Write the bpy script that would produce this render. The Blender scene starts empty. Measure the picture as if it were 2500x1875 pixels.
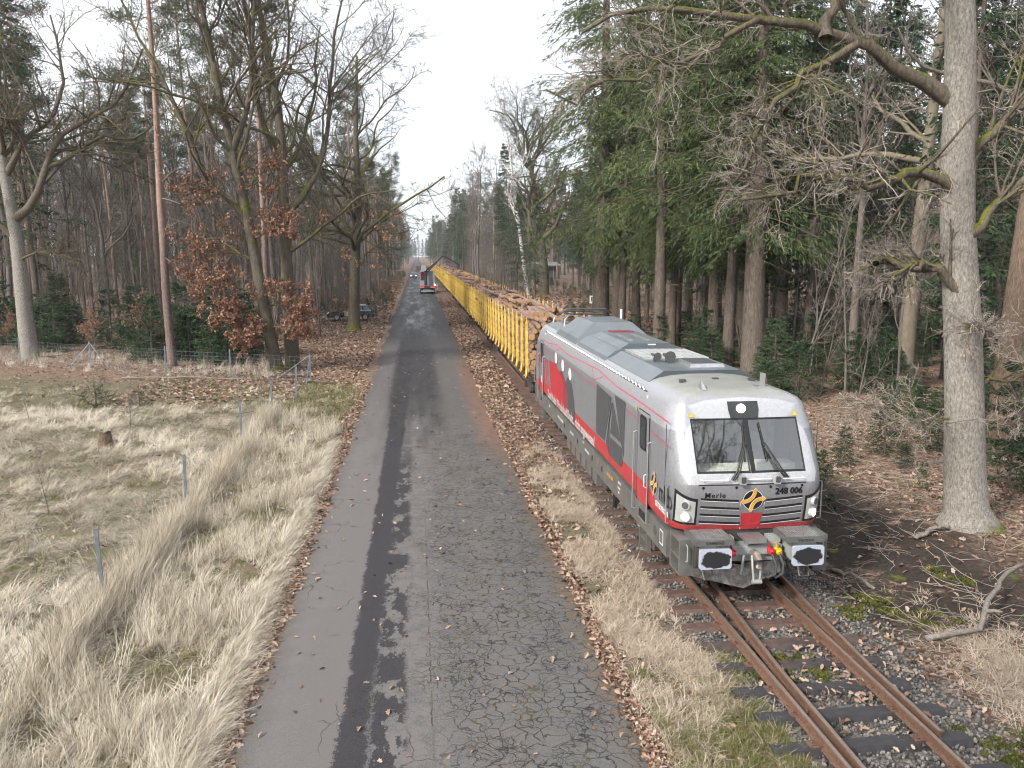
import bpy, math, random
import numpy as np
from mathutils import Vector, Matrix
random.seed(7); rng = np.random.default_rng(7)
PI = math.pi
SC = bpy.context.scene
COL = SC.collection
# ------------------------------------------------------------------ camera, sky, sun, exposure
cam = bpy.data.cameras.new('camera'); cam.sensor_width = 36; cam.lens = 36 * 2055.4 / 2500
cam.clip_start = 0.1; cam.clip_end = 4000
cam_o = bpy.data.objects.new('camera', cam); COL.objects.link(cam_o)
CAMZ = 6.684
cam_o.location = (0, 0, CAMZ)
cam_o.rotation_euler = (PI / 2 - 0.15348, 0, -0.11170)
SC.camera = cam_o
SUN_EL, SUN_AZ = math.radians(34), math.radians(-128)     # azimuth from +Y (away), clockwise: behind left
wd = bpy.data.worlds.new('World'); SC.world = wd; wd.use_nodes = True
wt = wd.node_tree; wt.nodes.clear()
wo = wt.nodes.new('ShaderNodeOutputWorld'); wb = wt.nodes.new('ShaderNodeBackground')
sk = wt.nodes.new('ShaderNodeTexSky'); sk.sky_type = 'NISHITA'; sk.sun_disc = False
sk.sun_elevation = SUN_EL; sk.sun_rotation = SUN_AZ; sk.air_density = 1.0; sk.dust_density = 2.0
tcw = wt.nodes.new('ShaderNodeTexCoord'); mpw = wt.nodes.new('ShaderNodeMapping'); mpw.inputs['Scale'].default_value = (1, 1, 1.8)
nzw = wt.nodes.new('ShaderNodeTexNoise'); nzw.inputs['Scale'].default_value = 2.2; nzw.inputs['Detail'].default_value = 6; nzw.inputs['Roughness'].default_value = 0.55
rpw = wt.nodes.new('ShaderNodeValToRGB'); rpw.color_ramp.elements[0].position = 0.36; rpw.color_ramp.elements[1].position = 0.60
rpw.color_ramp.elements[0].color = (0.6, 0.6, 0.6, 1); rpw.color_ramp.elements[1].color = (1, 1, 1, 1)
mxw = wt.nodes.new('ShaderNodeMix'); mxw.data_type = 'RGBA'
mxw.inputs['B'].default_value = (7.7, 7.95, 8.4, 1)      # cloud veil, same physical units as the sky
wt.links.new(tcw.outputs['Generated'], mpw.inputs['Vector']); wt.links.new(mpw.outputs['Vector'], nzw.inputs['Vector'])
wt.links.new(nzw.outputs['Fac'], rpw.inputs['Fac']); wt.links.new(rpw.outputs['Color'], mxw.inputs['Factor'])
wt.links.new(sk.outputs['Color'], mxw.inputs['A']); wt.links.new(mxw.outputs['Result'], wb.inputs['Color'])
wt.links.new(wb.outputs['Background'], wo.inputs['Surface']); wb.inputs['Strength'].default_value = 0.12
sun = bpy.data.lights.new('sun', 'SUN'); sun.energy = 3.9; sun.angle = math.radians(10); sun.color = (1.0, 0.94, 0.85)
sun_o = bpy.data.objects.new('sun', sun); COL.objects.link(sun_o)
sd = Vector((math.sin(SUN_AZ) * math.cos(SUN_EL), math.cos(SUN_AZ) * math.cos(SUN_EL), math.sin(SUN_EL)))
sun_o.rotation_euler = sd.to_track_quat('Z', 'Y').to_euler(); sun_o.location = (-30, -30, 40)
SC.view_settings.view_transform = 'Standard'; SC.view_settings.look = 'None'; SC.view_settings.gamma = 1
SC.view_settings.use_curve_mapping = False; SC.view_settings.exposure = 0.62
SC.cycles.volume_bounces = 0; SC.cycles.filter_width = 1.1; SC.cycles.max_bounces = 4; SC.cycles.diffuse_bounces = 3; SC.cycles.glossy_bounces = 2; SC.cycles.transmission_bounces = 2; SC.cycles.transparent_max_bounces = 8; SC.cycles.use_adaptive_sampling = True; SC.cycles.adaptive_threshold = .04; SC.cycles.adaptive_min_samples = 12; SC.cycles.use_denoising = True; SC.cycles.caustics_reflective = False; SC.cycles.caustics_refractive = False

# ------------------------------------------------------------------ helpers
class NT:
    def __init__(s, name):
        s.m = bpy.data.materials.new(name); s.m.use_nodes = True; s.t = s.m.node_tree; s.n = s.t.nodes; s.n.clear()
        s.out = s.n.new('ShaderNodeOutputMaterial'); s.b = s.n.new('ShaderNodeBsdfPrincipled')
        s.t.links.new(s.b.outputs[0], s.out.inputs['Surface']); s.tc = None
    def _in(s, sock, v):
        if v is None: return
        if isinstance(v, bpy.types.NodeSocket): s.t.links.new(v, sock)
        elif isinstance(v, (tuple, list)) and len(v) == 3 and sock.type == 'RGBA': sock.default_value = (*v, 1)
        else: sock.default_value = v
    def set(s, k, v): s._in(s.b.inputs[k], v); return s
    def obj(s):
        if not s.tc: s.tc = s.n.new('ShaderNodeTexCoord')
        return s.tc.outputs['Object']
    def pos(s): return s.n.new('ShaderNodeNewGeometry').outputs['Position']
    def nrm(s): return s.n.new('ShaderNodeNewGeometry').outputs['Normal']
    def island(s): return s.n.new('ShaderNodeNewGeometry').outputs['Random Per Island']
    def rand(s): return s.n.new('ShaderNodeObjectInfo').outputs['Random']
    def map(s, v, scale=(1, 1, 1), rot=(0, 0, 0)):
        n = s.n.new('ShaderNodeMapping'); s._in(n.inputs['Vector'], v); n.inputs['Scale'].default_value = scale; n.inputs['Rotation'].default_value = rot; return n.outputs[0]
    def noise(s, v, scale, detail=3, rough=.55, dist=0):
        n = s.n.new('ShaderNodeTexNoise'); s._in(n.inputs['Vector'], v); n.inputs['Scale'].default_value = scale
        n.inputs['Detail'].default_value = detail; n.inputs['Roughness'].default_value = rough; n.inputs['Distortion'].default_value = dist; return n.outputs['Fac']
    def voro(s, v, scale, feature='F1', rnd=1):
        n = s.n.new('ShaderNodeTexVoronoi'); n.feature = feature; s._in(n.inputs['Vector'], v); n.inputs['Scale'].default_value = scale; n.inputs['Randomness'].default_value = rnd
        return n.outputs['Distance'] if feature != 'COL' else n.outputs['Color']
    def vcol(s, v, scale):
        n = s.n.new('ShaderNodeTexVoronoi'); s._in(n.inputs['Vector'], v); n.inputs['Scale'].default_value = scale; return n.outputs['Color']
    def math(s, op, a, b=None, c=None, clamp=False):
        n = s.n.new('ShaderNodeMath'); n.operation = op; n.use_clamp = clamp
        s._in(n.inputs[0], a); s._in(n.inputs[1], b)
        if c is not None: s._in(n.inputs[2], c)
        return n.outputs[0]
    def mul(s, a, b): return s.math('MULTIPLY', a, b)
    def add(s, a, b): return s.math('ADD', a, b)
    def sub(s, a, b): return s.math('SUBTRACT', a, b)
    def ss(s, x, a, b):   # smoothstep a..b, may be descending
        n = s.n.new('ShaderNodeMapRange'); n.interpolation_type = 'SMOOTHSTEP'; s._in(n.inputs[0], x)
        if a <= b: n.inputs[1].default_value = a; n.inputs[2].default_value = b; n.inputs[3].default_value = 0; n.inputs[4].default_value = 1
        else: n.inputs[1].default_value = b; n.inputs[2].default_value = a; n.inputs[3].default_value = 1; n.inputs[4].default_value = 0
        return n.outputs[0]
    def mix(s, f, a, b):
        n = s.n.new('ShaderNodeMix'); n.data_type = 'RGBA'; s._in(n.inputs[0], f); s._in(n.inputs[6], a); s._in(n.inputs[7], b); return n.outputs[2]
    def ramp(s, f, *st):
        n = s.n.new('ShaderNodeValToRGB'); s._in(n.inputs[0], f); e = n.color_ramp.elements
        while len(e) < len(st): e.new(.5)
        for i, (p, c) in enumerate(st): e[i].position = p; e[i].color = (*c, 1) if len(c) == 3 else c
        return n.outputs[0]
    def xyz(s, v):
        n = s.n.new('ShaderNodeSeparateXYZ'); s._in(n.inputs[0], v); return n.outputs
    def bump(s, h, strength=.5, dist=.02):
        n = s.n.new('ShaderNodeBump'); s._in(n.inputs['Height'], h); n.inputs['Strength'].default_value = strength; n.inputs['Distance'].default_value = dist
        s._in(s.b.inputs['Normal'], n.outputs[0]); return s
def plain(name, c, rough=.6, metal=0, var=.12, scale=6, bump=0, dirt=None):
    t = NT(name); o = t.obj(); n = t.noise(o, scale, 4)
    c2 = tuple(x * (1 - var * 2) for x in c); c3 = tuple(min(1, x * (1 + var)) for x in c)
    k = t.ramp(n, (.3, c2), (.7, c3))
    if dirt: k = t.mix(t.ss(t.noise(o, scale * .4, 5), .45, .75), k, dirt)
    t.set('Base Color', k).set('Roughness', rough).set('Metallic', metal)
    if bump: t.bump(t.noise(o, scale * 6, 3), bump, .01)
    return t.m
def emit(name, c, st):
    t = NT(name); t.set('Base Color', c).set('Emission Color', c).set('Emission Strength', st); t.m.cycles.emission_sampling = 'NONE'; return t.m
def glass(name, tint, refl=.12):
    t = NT(name); t.n.remove(t.b)
    tr = t.n.new('ShaderNodeBsdfTransparent'); tr.inputs[0].default_value = (*tint, 1)
    gl = t.n.new('ShaderNodeBsdfGlossy'); gl.inputs['Roughness'].default_value = .02
    fr = t.n.new('ShaderNodeFresnel'); fr.inputs[0].default_value = 1.52
    f = t.math('MULTIPLY_ADD', fr.outputs[0], 1.0, refl, clamp=True)
    mx = t.n.new('ShaderNodeMixShader'); t.t.links.new(f, mx.inputs[0]); t.t.links.new(tr.outputs[0], mx.inputs[1]); t.t.links.new(gl.outputs[0], mx.inputs[2])
    t.t.links.new(mx.outputs[0], t.out.inputs['Surface']); return t.m

def nrmz(a): return a / np.maximum(np.linalg.norm(a, axis=-1, keepdims=True), 1e-9)
class MB:
    """collects geometry; build() links it as one mesh object"""
    def __init__(s): s.v = []; s.f = []; s.n = 0; s.mi = []
    def add(s, v, faces, mi=0):
        v = np.asarray(v, float).reshape(-1, 3); s.v.append(v)
        if isinstance(faces, np.ndarray): faces = [faces]
        else:
            d = {}
            for f in faces: d.setdefault(len(f), []).append(f)
            faces = [np.array(q, int) for q in d.values()]
        for q in faces:
            s.f.append(q + s.n); s.mi.append(np.full(len(q), mi))
        s.n += len(v); return s
    def box(s, c, size, rot=None, mi=0, taper=1.0):
        x, y, z = [k / 2 for k in size]
        v = np.array([(-x, -y, -z), (x, -y, -z), (x, y, -z), (-x, y, -z), (-x * taper, -y * taper, z), (x * taper, -y * taper, z), (x * taper, y * taper, z), (-x * taper, y * taper, z)])
        if rot is not None: v = v @ np.array(rot).T
        return s.add(v + np.array(c), np.array([(0, 3, 2, 1), (4, 5, 6, 7), (0, 1, 5, 4), (1, 2, 6, 5), (2, 3, 7, 6), (3, 0, 4, 7)]), mi)
    def b2(s, a, b, mi=0):  # box from corners
        a = np.array(a, float); b = np.array(b, float); return s.box((a + b) / 2, abs(b - a), mi=mi)
    def rbox(s, c, size, r=.03, axis=1, seg=4, mi=0):
        """box with rounded outline in the plane across `axis`"""
        ax = [i for i in range(3) if i != axis]; hx, hy, ht = size[ax[0]] / 2, size[ax[1]] / 2, size[axis] / 2
        o = []
        for k, (sx, sy) in enumerate(((1, 1), (-1, 1), (-1, -1), (1, -1))):
            for j in range(seg + 1):
                a = (k + j / seg) * PI / 2
                o.append((sx * (hx - r) + r * math.cos(a), sy * (hy - r) + r * math.sin(a)))
        return s.prism(o, axis, c[axis] - ht, c[axis] + ht, (c[ax[0]], c[ax[1]]), mi)
    def prism(s, outline, axis, a, b, off=(0, 0), mi=0):
        ax = [i for i in range(3) if i != axis]; n = len(outline)
        v = np.zeros((2 * n, 3)); o = np.array(outline, float) + np.array(off)
        v[:n, ax[0]] = o[:, 0]; v[:n, ax[1]] = o[:, 1]; v[n:] = v[:n]; v[:n, axis] = a; v[n:, axis] = b
        fs = [tuple(range(n)), tuple(range(2 * n - 1, n - 1, -1))] + [(i, n + i, n + (i + 1) % n, (i + 1) % n) for i in range(n)]
        return s.add(v, fs, mi)
    def tube(s, pts, r, sides=8, cap=True, mi=0):
        pts = np.array(pts, float); n = len(pts); r = np.full(n, r) if np.isscalar(r) else np.array(r, float)
        V, F = tube_batch(pts[None], r[None], sides); s.add(V, F, mi)
        if cap:
            s.f.append(np.array([list(range(sides))[::-1]]) + s.n - len(V)); s.mi.append(np.array([mi]))
            s.f.append(np.array([list(range(sides))]) + s.n - sides); s.mi.append(np.array([mi]))
        return s
    def cyl(s, a, b, r, sides=16, mi=0, r2=None): return s.tube([a, b], [r, r if r2 is None else r2], sides, True, mi)
    def tubes(s, P, R, sides, mi=0):
        if len(P): V, F = tube_batch(np.asarray(P), np.asarray(R), sides); s.add(V, F, mi)
        return s
    def lathe(s, prof, c, axis=1, sides=16, mi=0):
        ax = [i for i in range(3) if i != axis]; n = len(prof); v = np.zeros((n * sides, 3)); a = np.arange(sides) * 2 * PI / sides
        for i, (h, r) in enumerate(prof):
            q = v[i * sides:(i + 1) * sides]; q[:, axis] = c[axis] + h; q[:, ax[0]] = c[ax[0]] + r * np.cos(a); q[:, ax[1]] = c[ax[1]] + r * np.sin(a)
        fs = [(i * sides + j, i * sides + (j + 1) % sides, (i + 1) * sides + (j + 1) % sides, (i + 1) * sides + j) for i in range(n - 1) for j in range(sides)]
        return s.add(v, fs + [tuple(range(sides))[::-1], tuple(range((n - 1) * sides, n * sides))], mi)
    def mesh(s, name, mats, smooth=False):
        me = bpy.data.meshes.new(name)
        if s.n:
            v = np.concatenate(s.v); tot = np.concatenate([np.full(len(q), q.shape[1]) for q in s.f]); vi = np.concatenate([q.ravel() for q in s.f]); mi = np.concatenate(s.mi)
            me.vertices.add(len(v)); me.vertices.foreach_set('co', v.astype(np.float32).ravel())
            me.loops.add(len(vi)); me.loops.foreach_set('vertex_index', vi.astype(np.int32))
            me.polygons.add(len(tot)); st = np.concatenate([[0], np.cumsum(tot)[:-1]])
            me.polygons.foreach_set('loop_start', st.astype(np.int32)); me.polygons.foreach_set('material_index', mi.astype(np.int32))
            me.polygons.foreach_set('use_smooth', np.full(len(tot), bool(smooth)))
            me.update(calc_edges=True); me.validate()
        for m in (mats if isinstance(mats, (list, tuple)) else [mats]): me.materials.append(m)
        return me
    def build(s, name, mats, parent=None, smooth=False, loc=None):
        o = bpy.data.objects.new(name, s.mesh(name, mats, smooth)); COL.objects.link(o)
        if parent: o.parent = parent
        if loc is not None: o.location = loc
        return o
def tube_batch(P, R, sides):
    M, n = P.shape[:2]; T = np.empty_like(P)
    T[:, 1:-1] = P[:, 2:] - P[:, :-2] if n > 2 else 0
    T[:, 0] = P[:, 1] - P[:, 0]; T[:, -1] = P[:, -1] - P[:, -2]; T = nrmz(T)
    m = nrmz(P[:, -1] - P[:, 0]); ref = np.where(np.abs(m[:, 2:3]) > .8, np.array([[1., 0, 0]]), np.array([[0, 0, 1.]]))
    N1 = nrmz(np.cross(T, ref[:, None, :])); N2 = np.cross(T, N1)
    a = np.arange(sides) * 2 * PI / sides
    V = P[:, :, None, :] + R[:, :, None, None] * (np.cos(a)[None, None, :, None] * N1[:, :, None, :] + np.sin(a)[None, None, :, None] * N2[:, :, None, :])
    i = np.arange(n - 1)[:, None] * sides; j = np.arange(sides)[None]; j2 = (j + 1) % sides
    q = np.stack([i + j, i + sides + j, i + sides + j2, i + j2], -1).reshape(-1, 4)[:, ::-1]
    F = (q[None] + (np.arange(M) * n * sides)[:, None, None]).reshape(-1, 4)
    return V.reshape(-1, 3), F
def tag(o, label, cat, group=None):
    o['label'] = label; o['category'] = cat
    if group: o['group'] = group
    return o
def empty(name, loc=(0, 0, 0), rz=0):
    o = bpy.data.objects.new(name, None); COL.objects.link(o); o.location = loc; o.rotation_euler = (0, 0, rz); o.empty_display_size = .3; return o
def thing(name, label, cat, loc=(0, 0, 0), rz=0, group=None): return tag(empty(name, loc, rz), label, cat, group)
def struct(o): o['kind'] = 'structure'; return o
def stuff(o): o['kind'] = 'stuff'; return o
def inst(name, me, parent=None, loc=(0, 0, 0), rot=(0, 0, 0), sc=1):
    o = bpy.data.objects.new(name, me); COL.objects.link(o); o.parent = parent; o.location = loc; o.rotation_euler = rot
    o.scale = (sc, sc, sc) if np.isscalar(sc) else sc; return o
def dup(root, loc, rz=0, sc=None, label=None, group=None):
    r = root.copy(); COL.objects.link(r); r.location = loc; r.rotation_euler = (0, 0, rz)
    if sc is not None: r.scale = (sc, sc, sc) if np.isscalar(sc) else sc
    if label: r['label'] = label
    if group: r['group'] = group
    for ch in root.children:
        c = ch.copy(); COL.objects.link(c); c.parent = r
        for g in ch.children:
            d = g.copy(); COL.objects.link(d); d.parent = c
    return r
SRC = 0
def scatter(name, pts, rot, scale, idx, meshes):
    """one stuff object: instances of small meshes on points (geometry nodes)"""
    global SRC
    c = bpy.data.collections.new(name + '_sources')
    for k, m in enumerate(meshes):
        o = bpy.data.objects.new('%s_source_%02d' % (name, k), m); c.objects.link(o)
    n = len(pts); me = bpy.data.meshes.new(name); me.vertices.add(n); me.vertices.foreach_set('co', np.asarray(pts, np.float32).ravel())
    a = me.attributes.new('rot', 'FLOAT_VECTOR', 'POINT'); a.data.foreach_set('vector', np.asarray(rot, np.float32).ravel())
    sc = np.asarray(scale, np.float32); sc = np.repeat(sc[:, None], 3, 1) if sc.ndim == 1 else sc
    a = me.attributes.new('scl', 'FLOAT_VECTOR', 'POINT'); a.data.foreach_set('vector', sc.ravel())
    a = me.attributes.new('idx', 'INT', 'POINT'); a.data.foreach_set('value', np.asarray(idx, np.int32))
    o = bpy.data.objects.new(name, me); COL.objects.link(o)
    g = bpy.data.node_groups.new(name + '_nodes', 'GeometryNodeTree')
    g.interface.new_socket('Geometry', in_out='INPUT', socket_type='NodeSocketGeometry'); g.interface.new_socket('Geometry', in_out='OUTPUT', socket_type='NodeSocketGeometry')
    N = g.nodes; gi = N.new('NodeGroupInput'); go = N.new('NodeGroupOutput'); ip = N.new('GeometryNodeInstanceOnPoints'); ci = N.new('GeometryNodeCollectionInfo')
    ci.inputs['Collection'].default_value = c; ci.inputs['Separate Children'].default_value = True; ci.inputs['Reset Children'].default_value = True
    def at(nm, ty):
        q = N.new('GeometryNodeInputNamedAttribute'); q.data_type = ty; q.inputs['Name'].default_value = nm
        return [x for x in q.outputs if x.enabled and x.name == 'Attribute'][0]
    L = g.links; L.new(gi.outputs[0], ip.inputs['Points']); L.new(ci.outputs[0], ip.inputs['Instance']); ip.inputs['Pick Instance'].default_value = True
    L.new(at('idx', 'INT'), ip.inputs['Instance Index'])
    er = N.new('FunctionNodeEulerToRotation'); L.new(at('rot', 'FLOAT_VECTOR'), er.inputs[0]); L.new(er.outputs[0], ip.inputs['Rotation'])
    L.new(at('scl', 'FLOAT_VECTOR'), ip.inputs['Scale']); L.new(ip.outputs[0], go.inputs[0])
    md = o.modifiers.new('instances', 'NODES'); md.node_group = g
    return stuff(o)
def text_mesh(body, size, bold=0.0, shear=0.0, spacing=1.0):
    cu = bpy.data.curves.new('t', 'FONT'); cu.body = body; cu.size = size; cu.offset = bold; cu.shear = shear; cu.space_character = spacing
    cu.align_x = 'CENTER'; cu.align_y = 'CENTER'; cu.resolution_u = 3
    ob = bpy.data.objects.new('t', cu); COL.objects.link(ob)
    dg = bpy.context.evaluated_depsgraph_get(); me = bpy.data.meshes.new_from_object(ob.evaluated_get(dg))
    v = np.zeros(len(me.vertices) * 3); me.vertices.foreach_get('co', v); v = v.reshape(-1, 3); f = [tuple(p.vertices) for p in me.polygons]
    bpy.data.objects.remove(ob); bpy.data.curves.remove(cu); bpy.data.meshes.remove(me)
    return v, f
def nz2(x, y, s, seed=0):   # cheap smooth noise for placement
    return (np.sin(x * s * 1.3 + seed) * np.cos(y * s * 1.1 + seed * 2.1) + np.sin((x + y) * s * .73 + 1.7 * seed) + np.cos((x - 1.6 * y) * s * .51 + seed * .6)) / 3
# ------------------------------------------------------------------ ground, road, track
def field_mask(x, y): return (x < -5.9) & (y < 44 + (x + 5.6) * -.42)
def ground_z(x, y):
    x = np.asarray(x, float); y = np.asarray(y, float)
    h = .05 * nz2(x, y, .9, 1) + .03 * nz2(x, y, 2.3, 4) + .10 * nz2(x, y, .22, 2)
    off = np.minimum(np.clip((-2.9 - x) / 2, 0, 1) + np.clip((x - 9.0) / 2.5, 0, 1), 1)
    mound = .22 * np.exp(-((x - 12.9) ** 2 + (y - 17.9) ** 2) / 5)
    rise = .35 * np.clip((x - 9) / 10, 0, 1)
    return -.035 + h * off + mound + rise * .6
def m_ground():
    t = NT('forest_floor'); p = t.pos(); x, y, z = t.xyz(p)
    n1 = t.noise(p, .35, 5); n2 = t.noise(p, 2.2, 5, .65); n3 = t.noise(p, 14, 4, .7); leaf = t.vcol(p, 16); lf = t.xyz(leaf)[0]
    litter = t.ramp(lf, (0, (.06, .042, .032)), (.35, (.15, .098, .07)), (.7, (.25, .168, .12)), (1, (.36, .27, .20)))
    litter = t.mix(t.ss(n2, .5, .72), litter, (.05, .04, .03))
    straw = t.ramp(n3, (.25, (.06, .05, .032)), (.5, (.14, .12, .08)), (.8, (.26, .225, .165)))
    green = t.ramp(n3, (.3, (.05, .06, .02)), (.7, (.14, .15, .05)))
    straw = t.mix(t.ss(n2, .52, .66), straw, green)
    # field on the left, verge right of the road
    fm = t.mul(t.ss(x, -2.9, -3.9), t.ss(t.add(y, t.mul(x, .42)), 42, 37))
    fm = t.mul(fm, t.ss(t.add(n1, t.mul(n2, .4)), .42, .58))
    vm = t.mul(t.mul(t.ss(x, 2.9, 3.2), t.ss(x, 5.0, 4.3)), t.ss(y, 32, 22))
    c = t.mix(t.math('MAXIMUM', fm, vm), litter, straw)
    # bare black earth beside the locomotive, moss patches
    dm = t.mul(t.mul(t.ss(x, 7.7, 8.3), t.ss(x, 14.0, 11.0)), t.mul(t.ss(y, 12.0, 14), t.ss(y, 30, 21)))
    c = t.mix(t.mul(dm, t.ss(t.add(t.mul(n1, .5), t.mul(n2, .5)), .36, .48)), c, t.ramp(n3, (.3, (.02, .017, .015)), (.8, (.075, .06, .05))))
    mo = t.mul(t.ss(t.noise(p, 1.1, 5, .6), .6, .7), t.ss(x, 6.8, 8.5))
    c = t.mix(t.mul(mo, t.ss(y, 40, 20)), c, t.ramp(n3, (.3, (.06, .075, .015)), (.8, (.16, .17, .04))))
    bl = t.mul(t.ss(t.math('ABSOLUTE', t.sub(x, 6.3)), 2.0, 1.6), t.ss(y, 60, 30))
    c = t.mix(bl, c, t.ramp(t.xyz(t.vcol(p, 18))[1], (0, (.05, .047, .043)), (.6, (.115, .108, .10)), (1, (.19, .165, .145))))
    # muddy vehicle pull-off near the wreck
    mu = t.mul(t.mul(t.ss(y, 79, 83), t.ss(y, 97, 92)), t.ss(x, -16, -8)); mu = t.mul(mu, t.ss(x, 2.8, 2))
    c = t.mix(mu, c, t.ramp(n2, (.3, (.035, .03, .03)), (.7, (.08, .07, .065))))
    t.set('Base Color', c).set('Roughness', .95); t.b.inputs['Specular IOR Level'].default_value = .15
    t.bump(t.add(t.mul(n3, .7), t.mul(lf, .5)), .9, .03); return t.m
def m_road():
    t = NT('old_asphalt'); p = t.pos(); x, y, z = t.xyz(p)
    fine = t.noise(p, 55, 3, .7); mid = t.noise(p, 3.0, 5, .6); big = t.noise(p, .5, 4); sp = t.noise(t.map(p, (1, .12, 1)), 2.2, 5, .6)
    base = t.ramp(fine, (.25, (.052, .051, .051)), (.5, (.112, .109, .107)), (.8, (.21, .204, .199)))
    base = t.mix(t.ss(mid, .35, .75), base, t.ramp(fine, (.25, (.078, .074, .072)), (.8, (.178, .168, .162))))
    # smoother brownish left wheel strip
    wob = t.mul(t.sub(mid, .5), .35); xw = t.add(x, wob)
    ls = t.mul(t.ss(xw, -2.45, -2.1), t.ss(xw, -.95, -1.15))
    base = t.mix(t.mul(ls, .85), base, t.ramp(fine, (.2, (.105, .096, .094)), (.8, (.17, .157, .153))))
    # worn strip right of the patches
    rs = t.mul(t.ss(xw, -.75, -.5), t.ss(xw, .6, .1)); base = t.mix(t.mul(rs, t.mul(.55, t.ss(mid, .4, .55))), base, (.16, .145, .14))
    br_ = t.mul(t.mul(t.ss(xw, .2, .9), t.ss(xw, 2.0, 1.3)), t.ss(mid, .38, .62)); base = t.mix(t.mul(br_, .5), base, t.ramp(fine, (.25, (.085, .074, .066)), (.8, (.185, .165, .15))))
    # dark coarse strip where the surface dressing is lost
    jag = t.add(t.mul(t.sub(t.noise(p, 15, 5, .85), .5), .40), t.mul(t.sub(t.noise(p, 2.2, 3), .5), .22)); xj = t.add(x, jag); wid = t.mul(y, .011)
    st = t.mul(t.ss(xj, -1.21, -1.17), t.ss(t.sub(xj, t.mul(wid, 1.0)), -.90, -.94))
    brk = t.mul(t.mul(t.ss(xj, -.78, -.74), t.ss(xj, -.20, -.34)), t.mul(t.ss(t.noise(t.map(p, (1, .55, 1)), 1.9, 6, .72), .46, .49), t.ss(y, 34, 24)))
    dk = t.math('MAXIMUM', st, brk)
    base = t.mix(t.mul(dk, .92), base, t.ramp(fine, (.2, (.014, .0135, .016)), (.55, (.036, .034, .038)), (.85, (.095, .09, .095))))
    # crazing
    wv = t.n.new('ShaderNodeVectorMath'); wv.operation = 'ADD'; nw = t.n.new('ShaderNodeTexNoise'); nw.inputs['Scale'].default_value = 2.5; nw.inputs['Detail'].default_value = 3
    t.t.links.new(p, nw.inputs['Vector']); sv = t.n.new('ShaderNodeVectorMath'); sv.operation = 'SCALE'; sv.inputs['Scale'].default_value = .5
    t.t.links.new(nw.outputs['Color'], sv.inputs[0]); t.t.links.new(p, wv.inputs[0]); t.t.links.new(sv.outputs[0], wv.inputs[1]); pw = wv.outputs[0]
    c1 = t.ss(t.voro(pw, 4.2, 'DISTANCE_TO_EDGE'), .055, .012); c2 = t.ss(t.voro(pw, 9.0, 'DISTANCE_TO_EDGE'), .075, .02); c3 = t.ss(t.voro(pw, .9, 'DISTANCE_TO_EDGE'), .016, .004)
    zone = t.mul(t.ss(t.add(x, t.mul(t.sub(big, .5), 2.5)), -.6, .8), t.ss(mid, .28, .46)); zone2 = t.mul(zone, t.ss(t.noise(p, 1.1, 3), .48, .58))
    brk1 = t.ss(t.noise(p, 4.5, 4, .7), .32, .46); brk2 = t.ss(t.noise(p, 7.0, 4, .7), .36, .5)
    cr = t.math('MAXIMUM', t.mul(t.mul(c1, brk1), zone), t.math('MAXIMUM', t.mul(t.mul(c2, brk2), zone2), t.mul(t.mul(c3, .6), t.ss(t.noise(p, .6, 3), .5, .6))))
    seam = t.mul(t.ss(t.math('ABSOLUTE', t.add(t.sub(x, .12), t.mul(t.sub(mid, .5), .15))), .018, .006), t.mul(t.ss(y, 26, 16), t.ss(t.noise(p, 3, 4, .7), .42, .55))); cr = t.math('MAXIMUM', cr, t.mul(seam, .8))
    cr = t.mul(cr, t.ss(y, 45, 24))
    mossc = t.mix(t.ss(t.noise(p, 1.7, 3), .5, .65), (.026, .025, .023), (.06, .058, .022))
    base = t.mix(t.mul(cr, .9), base, mossc)
    # brown dust, moss at the edges
    ed = t.math('MAXIMUM', t.ss(x, -2.25, -2.7), t.ss(x, 2.45, 3.0))
    base = t.mix(t.mul(ed, t.ss(t.noise(p, 5, 5, .7), .42, .6)), base, t.mix(t.noise(p, 1.1, 2), (.10, .085, .045), (.22, .13, .085)))
    ru = t.mul(t.mul(t.ss(x, 1.8, 2.6), t.ss(y, 24, 34)), t.ss(y, 60, 45)); base = t.mix(t.mul(ru, t.mul(.8, t.ss(mid, .3, .55))), base, (.24, .13, .085))
    # damp, dirty far stretch
    wet = t.ss(t.add(y, t.mul(t.sub(sp, .5), 26)), 24, 42)
    wc = t.ramp(t.noise(t.map(p, (1, .25, 1)), 3, 5, .65), (.3, (.013, .0115, .0125)), (.55, (.03, .027, .028)), (.8, (.07, .057, .052)))
    lx = t.math('MAXIMUM', t.ss(x, -1.6, -1.2), t.ss(y, 55, 75)); lx = t.mul(lx, t.math('MAXIMUM', t.ss(x, 1.3, .7), t.ss(y, 55, 75)))
    wf = t.mul(wet, t.add(.25, t.mul(lx, .70)))
    base = t.mix(wf, base, wc)
    pud = t.mul(t.mul(t.ss(y, 62, 85), t.ss(t.noise(t.map(p, (1, .10, 1)), .8, 6, .7), .40, .75)), t.ss(t.math('ABSOLUTE', x), 2.5, 1.4))
    t.set('Base Color', base); t._in(t.b.inputs['Specular IOR Level'], t.add(.16, t.mul(pud, .45))); t.set('Roughness', t.sub(t.sub(.88, t.mul(wf, .25)), t.mul(pud, .30)))
    h = t.add(t.mul(fine, .6), t.mul(cr, -1.6)); t.bump(t.mul(h, t.sub(1, t.mul(pud, .9))), .55, .012); return t.m
def grid(name, xs, ys, zf, mat):
    X, Y = np.meshgrid(xs, ys); Z = zf(X, Y); nx, ny = len(xs), len(ys); i, j = np.meshgrid(np.arange(nx - 1), np.arange(ny - 1)); a = (j * nx + i).ravel()
    m = MB(); m.add(np.stack([X, Y, Z], -1).reshape(-1, 3), np.stack([a, a + 1, a + nx + 1, a + nx], -1)); return m.build(name, mat, smooth=True)
MG = m_ground()
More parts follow.
